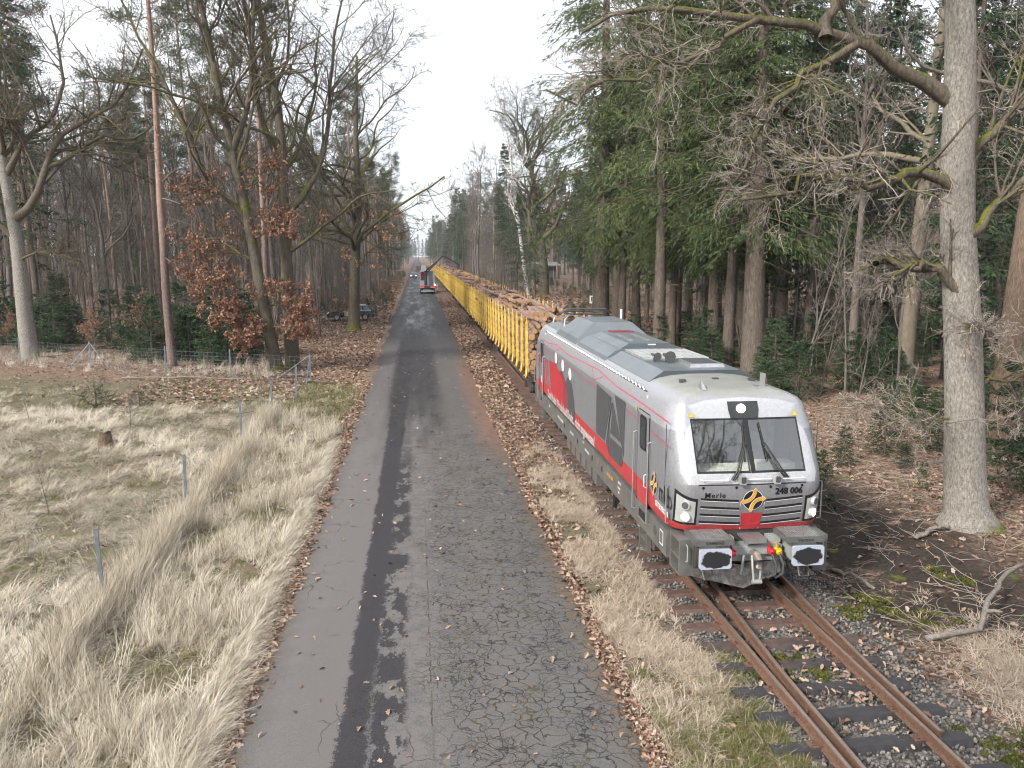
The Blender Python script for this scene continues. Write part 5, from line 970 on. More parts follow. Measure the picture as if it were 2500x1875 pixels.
def fadd(n, xr, yr, kinds, ex=lambda x, y: True):
    c = 0
    for _ in range(n * 12):
        if c >= n: break
        x, y = rs.uniform(*xr), rs.uniform(*yr)
        if not visible(x, y, 4) or not ex(x, y): continue
        c += 1; k = int(rs.choice(kinds)); a = rs.uniform(0, 6.28); s_ = rs.uniform(.8, 1.15)
        for q in (0, 1): fw.append((x, y, gz2(x, y), rs.normal(0, .01), rs.normal(0, .01), a, s_, 2 * k + q))
fadd(260, (-150, -14), (105, 260), [0, 1, 2, 3, 10, 11, 12, 13, 14, 14, 13, 4, 7, 8]); fadd(170, (-60, -8), (250, 480), [0, 1, 2, 3, 13, 14, 4, 5, 7]); fadd(200, (26, 150), (70, 260), [4, 5, 6, 0, 1, 13, 14, 4, 5, 8], exR); fadd(150, (13, 70), (250, 480), [0, 1, 2, 4, 5, 6, 13, 14], lambda x, y: x > 15)
fadd(160, (-90, -5.5), (480, 950), [0, 1, 4, 5, 6, 7]); fadd(170, (9.5, 110), (480, 950), [0, 1, 4, 5, 6, 7]); fadd(70, (-60, 60), (900, 1200), [4, 5, 6, 4]); fadd(120, (-14, -6), (95, 330), [10, 11, 12, 13]); fadd(110, (11, 20), (120, 330), [10, 11, 12, 13], lambda x, y: y > 200 or x < side_x(y) - 3)
fw = np.array(fw); tag(scatter('distant_wood', fw[:, :3], fw[:, 3:6], fw[:, 6], fw[:, 7], FWM), 'far wood closing the view behind the nearer trunks', 'wood')
# oaks behind the viewpoint, mirrored in the windscreen
for k, (x, y, lb) in enumerate(((-9, -9, 'bare oak over the road behind the viewpoint, mirrored in the windscreen'), (11.5, -7, 'bare oak beside the track behind the viewpoint, mirrored in the windscreen'))): plant('oak_tree', (tw2, mo)[k][:2], lb, 'tree', (x, y), 1.3 * k, 1.0)
def small(name, ms, label, cat, group, pts, smin, smax):
    for k, (x, y) in enumerate(pts): plant(name, ms[k % len(ms)], label, cat, (x, y), rs.uniform(0, 6.28), rs.uniform(smin, smax), group, (rs.normal(0, .03), rs.normal(0, .03)))
def pick(n, xr, yr, cond=lambda x, y: True):
    o = []; tr_ = 0
    while len(o) < n and tr_ < n * 40:
        tr_ += 1; x, y = rs.uniform(*xr), rs.uniform(*yr)
        if visible(x, y, 2) and cond(x, y): o.append((x, y))
    return o
edge = lambda x: 46.0 - (x + 6) * .46
small('young_spruce', YSPR, 'bushy young spruce at the wood edge behind the fence', 'shrub', 'young spruces behind the fence', [(x, edge(x) + rs.uniform(3.5, 12)) for x in np.r_[rs.uniform(-34, -9, 46)]], .55, 1.25)
small('young_spruce', YSPR, 'young spruce among the trunks right of the locomotive', 'shrub', 'young spruces right of the locomotive', pick(95, (14, 48), (19, 62), lambda x, y: x > 14.5 + max(0, 30 - y) * .15), .35, 1.0)
small('young_spruce', YSPR, 'small fir seedling on the leaf covered floor beside the locomotive', 'shrub', 'seedlings beside the locomotive', [(10.2, 24), (11.3, 22.5), (10.6, 20.6), (12.0, 27), (13.3, 24.6), (14.2, 21.8), (15.0, 24), (13.9, 16.0), (14.4, 15.2), (10.9, 12.9), (11.7, 11.9), (9.6, 20.1), (12.7, 29), (15.4, 18.4)], .14, .34)
small('bare_sapling', BRUSH, 'thin bare sapling in the undergrowth behind the fence', 'sapling', 'saplings behind the fence', pick(190, (-62, -7), (53, 110), lambda x, y: y > edge(x) + 6 and inL(x, y)), .7, 1.3)
small('bare_sapling', BRUSH, 'thin bare sapling between the trunks right of the locomotive', 'sapling', 'saplings right of the locomotive', pick(85, (17, 60), (22, 75), lambda x, y: x > 20 or y < 40), .6, 1.2)
small('leafy_bush', [BUSHL], 'low bush with rusty withered leaves at the wood edge', 'bush', 'rusty bushes at the wood edge', [(-20.5, 56), (-18.2, 57.5), (-17, 56), (-11.5, 55), (-10.2, 56.5), (-9.4, 53.2), (-27.5, 60), (-6.6, 78)], .6, .95)
for (x, y, lb) in ((-9.6, 22.3, 'thin bare sapling standing alone in the dry field'), (-19.0, 37.5, 'bent bare sapling in the brown far part of the field'), (-15.5, 35, 'thin upright sapling in the brown far part of the field'), (-11.0, 33, 'thin sapling left of the straw covered fence')): plant('bare_sapling', BRUSH[0], lb, 'sapling', (x, y), x, .30)
# stump, fallen wood
m = MB(); n = 14; V = []
for z, r in ((-.1, .34), (.08, .27), (.30, .22)):
    for j in range(n): a = j * 2 * PI / n; V.append((r * (1 + .16 * math.sin(3 * a) + .08 * math.sin(5 * a + 1)) * math.cos(a), r * (1 + .16 * math.sin(3 * a) + .08 * math.sin(5 * a + 1)) * math.sin(a), z + (.07 * math.sin(a * 2) if z > .2 else 0)))
m.add(V, [(i * n + j, i * n + (j + 1) % n, (i + 1) * n + (j + 1) % n, (i + 1) * n + j) for i in range(2) for j in range(n)] + [tuple(range(2 * n, 3 * n))]); o = m.build('tree_stump', m_bark('stump_wood', (.05, .035, .025), (.22, .16, .11), 0, (5, 5, 1), 1.0), None, True, (-10.95, 30.2, gz2(-10.95, 30.2) + .12)); o.scale = (.85, .85, 1.15); tag(o, 'old dark tree stump in the dry grass of the field', 'stump')
BK_stick = m_bark('weathered_stick', (.12, .105, .09), (.34, .31, .27), .0, (5, 5, 5), .6, None, False, 0); BK_stickd = m_bark('dark_stick', (.03, .025, .02), (.12, .10, .08), .1, (5, 5, 5), .6, None, False, 0)
def stick(pts, r0_, r1_, label, mat=None, name='fallen_branch', side=()):
    m = MB(); P = curvy([(x, y, gz2(x, y) + z) for x, y, z in pts], 12); P[1:-1] += rs.normal(0, r0_ * .5, (10, 3)); m.tube(P, np.linspace(r0_, r1_, 12), 7)
    for (i, dx, dy, dz, l) in side: b = P[i]; m.tube([b, b + np.array([dx, dy, dz]) * l * .5 + [.03, .02, .01], b + np.array([dx, dy, dz]) * l], [r1_ * 1.2, r1_, r1_ * .5], 5)
    tag(m.build(name, BK_stickd if mat is BK_oak else BK_stick, None, True), label, 'branch')
stick([(8.75, 13.0, .06), (9.4, 13.05, .10), (9.9, 13.15, .12), (10.05, 13.35, .34), (10.5, 13.75, .42), (11.2, 14.4, .40), (12.0, 14.8, .45)], .055, .04, 'thick crooked fallen branch with moss lying right of the track', None, 'fallen_branch', [(4, .3, -.5, .2, .5)])
stick([(9.0, 20.6, .05), (9.8, 20.9, .1), (10.6, 21.4, .1), (11.2, 21.5, .18)], .022, .012, 'thin grey fallen stick beside the locomotive nose'); stick([(11.0, 21.2, .12), (11.1, 20.4, .06), (11.3, 19.6, .04)], .02, .01, 'short pale twig lying across the leaves')
stick([(12.6, 28.6, .3), (13.6, 27.9, .45), (15.2, 26.6, .2)], .04, .02, 'pale fallen branch leaning on the young spruces'); stick([(11.2, 17.3, .05), (11.8, 17.5, .09), (12.2, 17.6, .08)], .06, .04, 'short pale log at the foot of the thick oak'); stick([(8.7, 16.3, .04), (8.9, 15.9, .08), (9.05, 15.2, .05)], .05, .035, 'dark mossy stick lying beside the ballast')
stick([(-6.2, 43.9, .05), (-5.4, 44.3, .1), (-4.4, 44.1, .06), (-3.6, 44.4, .05)], .05, .03, 'dark fallen branch beside the fence corner post', BK_oak); stick([(-7.5, 46.6, .06), (-6.6, 46.4, .12), (-5.8, 46.8, .08)], .09, .05, 'short dark log at the foot of the leaning oak', BK_oak); stick([(-4.6, 37.2, .03), (-4.2, 37.5, .04)], .06, .05, 'small dark piece of wood on the verge', BK_oak); stick([(-9.6, 73, .1), (-8.2, 73.6, .12)], .07, .05, 'short pale log near the black estate car')
stick([(-16, 47.2, .08), (-13, 46.9, .1), (-11, 46.3, .1), (-9, 45.8, .06)], .05, .03, 'long grey branch lying along the foot of the fence')
# ------------------------------------------------------------------ scattered cover
GR_str = m_var('straw', [(.17, .135, .09), (.48, .42, .325), (.67, .61, .505), (.76, .715, .62)], .8, .25, .4, .25); GR_grn = m_var('green_grass', [(.07, .085, .025), (.15, .155, .055), (.30, .27, .12)], .8, .25, .5, .2)
GR_pale = m_var('pale_verge_straw', [(.30, .23, .17), (.53, .445, .35), (.68, .595, .49)], .8, .25, .4, .25)
def tuft(seed, nb, lmin, lmax, flop, base, wid, mat, dirs=.55, lay=(.05, .4)):
    rs_ = np.random.default_rng(seed); b = np.stack([rs_.normal(0, base, nb), rs_.normal(0, base, nb), 0 * rs_.normal(0, 1, nb)], 1); az = rs_.normal(0, dirs, nb); L = rs_.uniform(lmin, lmax, nb); fl = flop * rs_.uniform(.6, 1.3, nb); h = np.stack([np.cos(az), np.sin(az), 0 * az], 1); sd_ = np.stack([-np.sin(az), np.cos(az), 0 * az], 1)
    V = []; t = [0, .33, .66, 1.]; th = rs_.uniform(lay[0], lay[1], nb)
    p = b.copy(); a = th.copy(); rows = []
    for i in range(4):
        w = wid * (1, .9, .65, .12)[i] * rs_.uniform(.7, 1.3, nb); rows.append((p - sd_ * w[:, None] / 2, p + sd_ * w[:, None] / 2)); st = L / 3; p = p + (h * np.sin(a)[:, None] + np.array([0, 0, 1.]) * np.cos(a)[:, None]) * st[:, None]; a = np.minimum(a + fl / 2.2, 1.75); p[:, 2] = np.maximum(p[:, 2], .015)
    V = np.stack([x for r_ in rows for x in r_], 1); F = []; base_i = np.arange(nb)[:, None] * 8
    Q = np.array([(0, 1, 3, 2), (2, 3, 5, 4), (4, 5, 7, 6)]); F = (base_i[:, :, None] + Q[None]).reshape(-1, 4); m = MB(); m.add(V.reshape(-1, 3), F); return m.mesh('grass_tuft', mat)
TU_flop = [tuft(100 + k, 38, .18, .75, .4 + .35 * (k % 2), .11, .0125, GR_str, .85, (.7, 1.5)) for k in range(4)]; TU_tall = [tuft(110 + k, 26, .35, 1.0, .5, .09, .010, GR_str, 1.2, (.05, .55)) for k in range(3)]; TU_short = [tuft(120 + k, 34, .10, .26, .9, .10, .009, GR_grn, 3) for k in range(3)]; TU_verge = [tuft(130 + k, 36, .12, .46, .7, .09, .012, GR_pale, 1.3, (.6, 1.5)) for k in range(4)]
TUFTS = TU_flop + TU_tall + TU_short + TU_verge      # 0-3, 4-6, 7-9, 10-13
gp = []; 
def gadd(n, xf, yf, kinds, smin, smax, ang, dens=None):
    x = xf(n); y = yf(n); ok = np.array([visible(a, b, 4.5) for a, b in zip(x, y)])
    if dens is not None: ok &= rs.random(n) < dens(x, y)
    x, y = x[ok], y[ok]; k = rs.choice(kinds, len(x)); a = ang(x, y); s = rs.uniform(smin, smax, len(x))
    gp.append(np.stack([x, y, ground_z(x, y) - .02, rs.normal(0, .12, len(x)), rs.normal(0, .12, len(x)), a, s, k], 1))
U = lambda a, b: (lambda n: rs.uniform(a, b, n))
Upow = lambda a, b: (lambda n: a + (b - a) * rs.random(n) ** 1.5)
swirl = lambda x, y: 2.2 * nz2(x, y, .55, 3) + 1.5 * nz2(x, y, 1.4, 7) - .4
clump = lambda x, y: np.clip(.55 + 1.3 * nz2(x, y, 2.3, 5), .04, 1)
gadd(23000, U(-24, -6.2), Upow(8, 38), [0, 1, 2, 3], .5, .95, lambda x, y: swirl(x, y) + rs.normal(0, .55, len(x)), lambda x, y: clump(x, y) * np.clip((41 - y - .3 * (x + 6)) / 8, .08, 1))
gadd(4500, U(-32, -6.2), U(30, 48), [0, 1, 7, 8, 9, 7], .5, 1.0, swirl, lambda x, y: np.clip(.35 + nz2(x, y, .7, 9), .03, .8))
gadd(1900, lambda n: rs.normal(-6.05, .15, n), U(8, 35), [4, 5, 6, 0, 1], .6, 1.05, lambda x, y: rs.normal(-.3, 1.3, len(x)), lambda x, y: np.clip(.7 + .8 * nz2(0 * x, y, .9, 2), .12, 1))
gadd(6500, U(-5.9, -3.1), Upow(8, 34), [0, 1, 2, 3, 10, 11, 7, 8, 4], .5, .95, lambda x, y: rs.normal(.4, .9, len(x)), lambda x, y: np.clip(.5 + 1.4 * nz2(x, y, 2.0, 6), .05, 1))
gadd(2200, U(-22, -3.2), Upow(8, 40), [7, 8, 9], .6, 1.3, lambda x, y: rs.uniform(0, 6.28, len(x)), lambda x, y: np.clip(nz2(x, y, 1.3, 21) * 2.2, 0, 1))
gadd(500, U(-5.4, -3.3), U(22, 36), [4, 5, 6], .5, .8, lambda x, y: rs.normal(.4, 1.2, len(x)), lambda x, y: np.clip(nz2(x, y, .9, 8) * 2.0, 0, 1))
gadd(2300, lambda n: -3.15 + .12 * np.sin(rs.uniform(0, 50, n)) + rs.normal(0, .10, n), Upow(8, 30), [0, 1, 2, 3], .45, .7, lambda x, y: rs.normal(-.2, .4, len(x)))
gadd(2500, U(-5.9, -2.9), U(30, 45), [7, 8, 9, 10], .6, 1.2, lambda x, y: rs.uniform(0, 6.28, len(x)), lambda x, y: np.clip(.4 + nz2(x, y, .6, 3), .1, .8))
vw = lambda n: 3.2 + 1.45 * rs.random(n)
gadd(5000, vw, Upow(8.5, 29), [10, 11, 12, 13], .55, .95, lambda x, y: rs.normal(.5, .8, len(x)), lambda x, y: clump(x * 1.3, y) * np.clip((x - 3.08 - .05 * np.sin(y * 2)) * 6, 0, 1) * np.clip((30 - y) / 8, .05, 1) * np.clip((y - 9.0) / 3.5, .12, 1))
gadd(1500, U(3.3, 5.0), U(8, 12.5), [7, 8, 9], .5, .9, lambda x, y: rs.uniform(0, 6.28, len(x)), lambda x, y: np.clip(.5 + nz2(x, y, 1.5, 3), .1, .8))
gadd(1100, U(3.1, 4.9), U(22, 60), [7, 8, 10], .4, .8, lambda x, y: rs.uniform(0, 6.28, len(x)), lambda x, y: np.clip(nz2(x, y, .5, 3) * 1.2, 0, .6))
gadd(900, lambda n: rs.normal(9.75, .6, n), lambda n: rs.normal(10.4, 1.5, n), [10, 11, 12, 13], .55, .95, lambda x, y: rs.normal(2.5, .9, len(x)), lambda x, y: (x > 8.35).astype(float))
gadd(900, U(4.3, 5.1), U(7, 13), [7, 8, 9, 10], .4, .8, lambda x, y: rs.uniform(0, 6.28, len(x)))
gadd(1600, lambda n: rs.uniform(-34, -8, n), U(44, 60), [0, 1, 10, 11, 4], .6, 1.1, lambda x, y: rs.uniform(0, 6.28, len(x)), lambda x, y: np.where((y > edge(x) - 1.5) & (y < edge(x) + 5), .8, .0))
G = np.concatenate(gp); scatter('dry_grass', G[:, :3], G[:, 3:6], G[:, 6], G[:, 7], TUFTS)
# fallen leaves
LFm = [m_var('leaf_litter', [(.10, .062, .044), (.215, .135, .095), (.33, .225, .165), (.43, .335, .265)], .8, .2, .95)]
LEAF = []
for k in range(3):
    r_ = np.random.default_rng(200 + k); pts = [(0, -.055), (.018, -.03), (.014, -.01), (.03, .008), (.018, .02), (.022, .04), (0, .06), (-.02, .042), (-.017, .02), (-.03, .005), (-.013, -.012), (-.019, -.03)]
    m = MB(); V = [(x * 1.25, y * 1.05, .012 * abs(x) / .02 * (.5 + .5 * k) + .012 * math.sin(y * 30 + k)) for x, y in pts]; m.add([(0, -.01 + .0, .0)] + V, [(0, i + 1, (i + 1) % 12 + 1) for i in range(12)]); LEAF.append(m.mesh('leaf', LFm[0]))
lp = []
def ladd(n, xf, yf, smin=.8, smax=1.3, z=.012, dens=None, zf=None):
    x = xf(n); y = yf(n); ok = np.array([visible(a, b, 1.5) for a, b in zip(x, y)])
    if dens is not None: ok &= rs.random(n) < dens(x, y)
    x, y = x[ok], y[ok]; zz = (ground_z(x, y) if zf is None else zf(x, y)) + z + rs.uniform(0, .025, len(x)); lp.append(np.stack([x, y, zz, rs.normal(0, .5, len(x)), rs.normal(0, .5, len(x)), rs.uniform(0, 6.28, len(x)), rs.uniform(smin, smax, len(x)), rs.integers(0, 3, len(x))], 1))
rz_ = lambda x, y: 0 * x + .03
ladd(6500, lambda n: rs.normal(-2.85, .16, n), Upow(8, 45)); ladd(9000, U(3.0, 4.9), Upow(8, 75), .8, 1.4, .012, lambda x, y: np.clip((y - 17) / 14, .16, 1)); ladd(3200, lambda n: rs.normal(3.1, .09, n), Upow(8, 40))
ladd(1500, U(-20, -3.2), Upow(8, 40), .8, 1.3, .05); ladd(300, U(-2.3, 2.8), Upow(8, 60), .7, 1.2, .004, None, rz_); ladd(17000, U(8.2, 26), Upow(9, 38), .9, 1.4, .012, lambda x, y: np.clip(.62 + .8 * nz2(x, y, .9, 2), .12, 1) * np.where((x < 12.5) & (y > 13) & (y < 25), .22, 1))
ladd(3000, U(5.2, 8.4), Upow(7, 24), .8, 1.2, .06, lambda x, y: np.clip(.2 + .5 * nz2(x, y, 1.4, 4) + .5 * (np.abs(x - 6.75) < .25), .05, 1)); ladd(9000, U(-14, -2.9), U(38, 95), 1.3, 2.2); ladd(1300, U(-30, -6), U(40, 60), 1.0, 1.6); ladd(5000, U(3.0, 4.9), U(40, 130), 1.6, 2.6)
L_ = np.concatenate(lp); scatter('fallen_leaves', L_[:, :3], L_[:, 3:6], L_[:, 6], L_[:, 7], LEAF)
# ballast
STN = []; MS = m_var('ballast_stone', [(.055, .053, .05), (.10, .099, .097), (.155, .148, .14), (.26, .23, .205)], .85, .25, 1.0)
for k in range(4):
    r_ = np.random.default_rng(300 + k); t_ = (1 + 5 ** .5) / 2; v = nrmz(np.array([(-1, t_, 0), (1, t_, 0), (-1, -t_, 0), (1, -t_, 0), (0, -1, t_), (0, 1, t_), (0, -1, -t_), (0, 1, -t_), (t_, 0, -1), (t_, 0, 1), (-t_, 0, -1), (-t_, 0, 1)])) * r_.uniform(.65, 1.15, (12, 1)) * np.array([1, .8, .65]) * .033
    m = MB(); m.add(v, np.array([(0, 11, 5), (0, 5, 1), (0, 1, 7), (0, 7, 10), (0, 10, 11), (1, 5, 9), (5, 11, 4), (11, 10, 2), (10, 7, 6), (7, 1, 8), (3, 9, 4), (3, 4, 2), (3, 2, 6), (3, 6, 8), (3, 8, 9), (4, 9, 5), (2, 4, 11), (6, 2, 10), (8, 6, 7), (9, 8, 1)])); STN.append(m.mesh('stone', MS))
n = 26000; x = rs.uniform(4.75, 8.6, n); y = 7.5 + 24 * rs.random(n) ** 1.4; dn = np.clip(1.3 - np.maximum(0, np.abs(x - 6.35) - 1.2) * 1.1, .06, 1); ok = rs.random(n) < dn; x, y = x[ok], y[ok]; n = len(x); zz = -.012 + rs.uniform(-.02, .025, n) + ground_z(x, y) * .3
scatter('ballast', np.stack([x, y, zz], 1), rs.uniform(0, 6.28, (n, 3)), rs.uniform(.55, 1.35, n), rs.integers(0, 4, n), STN)
# moss cushions on the ballast, twiggy debris
MO = m_var('moss', [(.045, .055, .012), (.09, .10, .022), (.15, .145, .04)], .95, .1, .6); m = MB(); r_ = np.random.default_rng(9); c = r_.normal(0, .045, (90, 3)) * [1, 1, .12]; d = nrmz(r_.normal(0, .5, (90, 3)) + [0, 0, 1]); s = nrmz(np.cross(d, r_.normal(0, 1, (90, 3)))); V = np.stack([c - s * .012, c + s * .012, c + d * .03], 1).reshape(-1, 3); m.add(V, np.arange(270).reshape(-1, 3)); MOM = m.mesh('moss_cushion', MO)
n = 2600; x = rs.uniform(5.0, 11, n); y = 7.5 + 22 * rs.random(n) ** 1.3; ok = nz2(x, y, 1.9, 12) + .25 * nz2(x, y, 5, 1) > np.where(x < 8.4, .42, .38); x, y = x[ok], y[ok]; n = len(x); scatter('moss', np.stack([x, y, ground_z(x, y) + .03], 1), np.stack([0 * x, 0 * x, rs.uniform(0, 6, n)], 1), rs.uniform(.7, 1.5, n), np.zeros(n), [MOM])
TWG = []
for k in range(3):
    r_ = np.random.default_rng(400 + k); P = walk(np.zeros((3, 3)), r_.normal(0, 1, (3, 3)) * [1, 1, .12], r_.uniform(.2, .7, 3), 5, .35, 0, r_); m = MB(); m.tubes(P, np.full((3, 5), .006) * np.linspace(1, .4, 5), 4); TWG.append(m.mesh('twig', TW_grey))
n = 1500; x = rs.uniform(8.4, 24, n); y = rs.uniform(10, 38, n); ok = np.array([visible(a, b, 1) for a, b in zip(x, y)]); x, y = x[ok], y[ok]; n = len(x); scatter('fallen_twigs', np.stack([x, y, ground_z(x, y) + .04], 1), np.stack([rs.normal(0, .1, n), rs.normal(0, .1, n), rs.uniform(0, 6.28, n)], 1), rs.uniform(.6, 1.6, n), rs.integers(0, 3, n), TWG)
# low green shrub in the field
sh = bare_tree(98, H=.7, r0=.02, limbs=14, first=.05, spread=70, up=.02, lv=((5, .6, .6), (5, .6, .6)), bark=BK_thin, twig=ND_spr, twr=.006, limb_len=.9, sides0=4)
for (x, y, sc, lb) in ((-14.2, 38.5, 1.6, 'low dark green bramble patch in the brown part of the field'), (-12.2, 38.0, 1.1, 'smaller bramble right of the dark green patch')): plant('bramble', sh, lb, 'shrub', (x, y), 1, sc)

# low undergrowth on the far floor, too small and dense to count
n = 1500; x = np.r_[rs.uniform(-16, -3.6, n), rs.uniform(9, 30, n)]; y = np.r_[rs.uniform(92, 300, n), rs.uniform(88, 260, n)]; sx = np.array([side_x(b) for b in y])
ok = np.array([visible(a, b, 1) for a, b in zip(x, y)]) & ((x < 0) | (x > sx + 2.2) | (x < sx - 2.2) | (y > 185)) & ((x > 20) | (x < 0) | (nz2(x, y, .25, 3) > -.1)); x, y = x[ok], y[ok]; n = len(x)
scatter('undergrowth', np.stack([x, y, ground_z(x, y)], 1), np.stack([rs.normal(0, .1, n), rs.normal(0, .1, n), rs.uniform(0, 6.28, n)], 1), rs.uniform(.12, .42, n), rs.choice([0, 1, 2, 3, 4, 4, 3, 5], n), [YSPR[0][1], YSPR[1][1], YSPR[2][1], BRUSH[0][1], BRUSH[1][1], BUSHL[2]])
n = 9000; x = np.r_[rs.uniform(-15, -3.0, n), rs.uniform(8.5, 26, n)]; y = np.r_[rs.uniform(90, 220, n), rs.uniform(70, 190, n)]; ok = np.array([visible(a, b, 1) for a, b in zip(x, y)]); x, y = x[ok], y[ok]; n = len(x)
scatter('far_fallen_leaves', np.stack([x, y, ground_z(x, y) + .03], 1), np.stack([rs.normal(0, .4, n), rs.normal(0, .4, n), rs.uniform(0, 6.28, n)], 1), rs.uniform(2, 4.0, n), rs.integers(0, 3, n), LEAF)
# ------------------------------------------------------------------ fence
M_galv = plain('galvanised_steel', (.22, .25, .29), .45, .6, .15, 8)
fence = thing('wire_fence', 'galvanised wire mesh fence with slim steel posts around the dry field', 'fence')
FP = [(-6.05, 6.0), (-6.1, 11.2), (-6.1, 16.2), (-6.1, 22.1), (-6.2, 29.7), (-5.9, 34.5), (-5.6, 39.0), (-5.58, 44.3), (-10.1, 46.6), (-14.2, 49.0), (-19.4, 52.3), (-24.3, 54.4), (-29.5, 57.0), (-35, 60)]
H_ = 1.42
def gz(x, y): return float(ground_z(x, y))
pm = MB(); pm.add([(-.03, -.03, -.2), (.03, -.03, -.2), (.03, .005, -.2), (.008, .03, -.2), (-.008, .03, -.2), (-.03, .005, -.2), (-.03, -.03, 1.62), (.03, -.03, 1.62), (.03, .005, 1.62), (.008, .03, 1.62), (-.008, .03, 1.62), (-.03, .005, 1.62)], [(i, (i + 1) % 6, 6 + (i + 1) % 6, 6 + i) for i in range(6)] + [(11, 10, 9, 8, 7, 6)]); pm = pm.mesh('post', M_galv)
for k, (x, y) in enumerate(FP): inst('post', pm, fence, (x, y, gz(x, y)), (.015 * math.sin(k * 3), .03 * math.sin(k * 2.3), 0), (1.15, 1.15, 1.0))
def brace(a, b):
    m = MB(); m.tube([a, b], .026, 6); m.build('brace', M_galv, fence)
x, y = FP[10]
for dx, dy in ((-1.1, -.5), (1.15, -.45)): brace((x, y, 1.45), (x + dx, y + dy, .0))
x, y = FP[7]; brace((x, y, 1.5), (x - .02, y - 1.9, .1)); brace((x, y, 1.5), (x - 1.9, y + .9, .1))
m = MB()
for (a, b) in zip(FP[:-1], FP[1:]):
    L_ = math.dist(a, b); nvt = int(L_ / .30)
    near_ = a[1] < 44
    for q in range(9):
        z = .08 + (q / 8) ** 1.25 * (H_ - .1); pts = [(a[0] + (b[0] - a[0]) * f, a[1] + (b[1] - a[1]) * f, z + gz(a[0] + (b[0] - a[0]) * f, a[1] + (b[1] - a[1]) * f) - .04 * math.sin(f * PI)) for f in np.linspace(0, 1, 5)]
        m.tube(pts, .0022 if near_ else .0045, 3, False)
    if not near_:
        for q in range(nvt): f = q / nvt; px, py = a[0] + (b[0] - a[0]) * f, a[1] + (b[1] - a[1]) * f; m.tube([(px, py, gz(px, py) + .05), (px, py, gz(px, py) + H_ - .03)], .0035, 3, False)
m.build('wire_mesh', M_galv, fence)
# ------------------------------------------------------------------ wrecked estate car (length along x, front to the left)
def car_body(L, W, Hh, prof, mats):
    """prof: side outline [(x,z)] closed, lower part; simple loft with tumblehome"""
    n = len(prof); P = []
    for s in (-1, 1):
        for x, z in prof: P.append((x, s * (W / 2 - max(0, z - .85) * .32), z))
    m = MB(); m.add(P, [tuple(range(n))[::-1], tuple(range(n, 2 * n))] + [(i, (i + 1) % n, n + (i + 1) % n, n + i) for i in range(n)]); return m
M_cblack = plain('black_car_paint', (.012, .014, .018), .22, 0, .1); M_cglass = plain('car_window', (.10, .13, .15), .06, 0, .1); M_tyre = plain('tyre_rubber', (.02, .02, .02), .8); M_chrome = plain('chrome_trim', (.75, .76, .78), .15, 1, .05); M_rim = plain('alloy_rim', (.45, .46, .47), .3, .8); M_tail = plain('tail_lamp_red', (.35, .01, .015), .2); M_seat = plain('beige_seat', (.35, .29, .22), .8)
CP = [(-2.35, .32), (-2.38, .62), (-2.2, .78), (-1.0, .95), (-.35, 1.40), (.2, 1.48), (1.55, 1.46), (2.05, 1.25), (2.30, .95), (2.36, .60), (2.30, .30)]
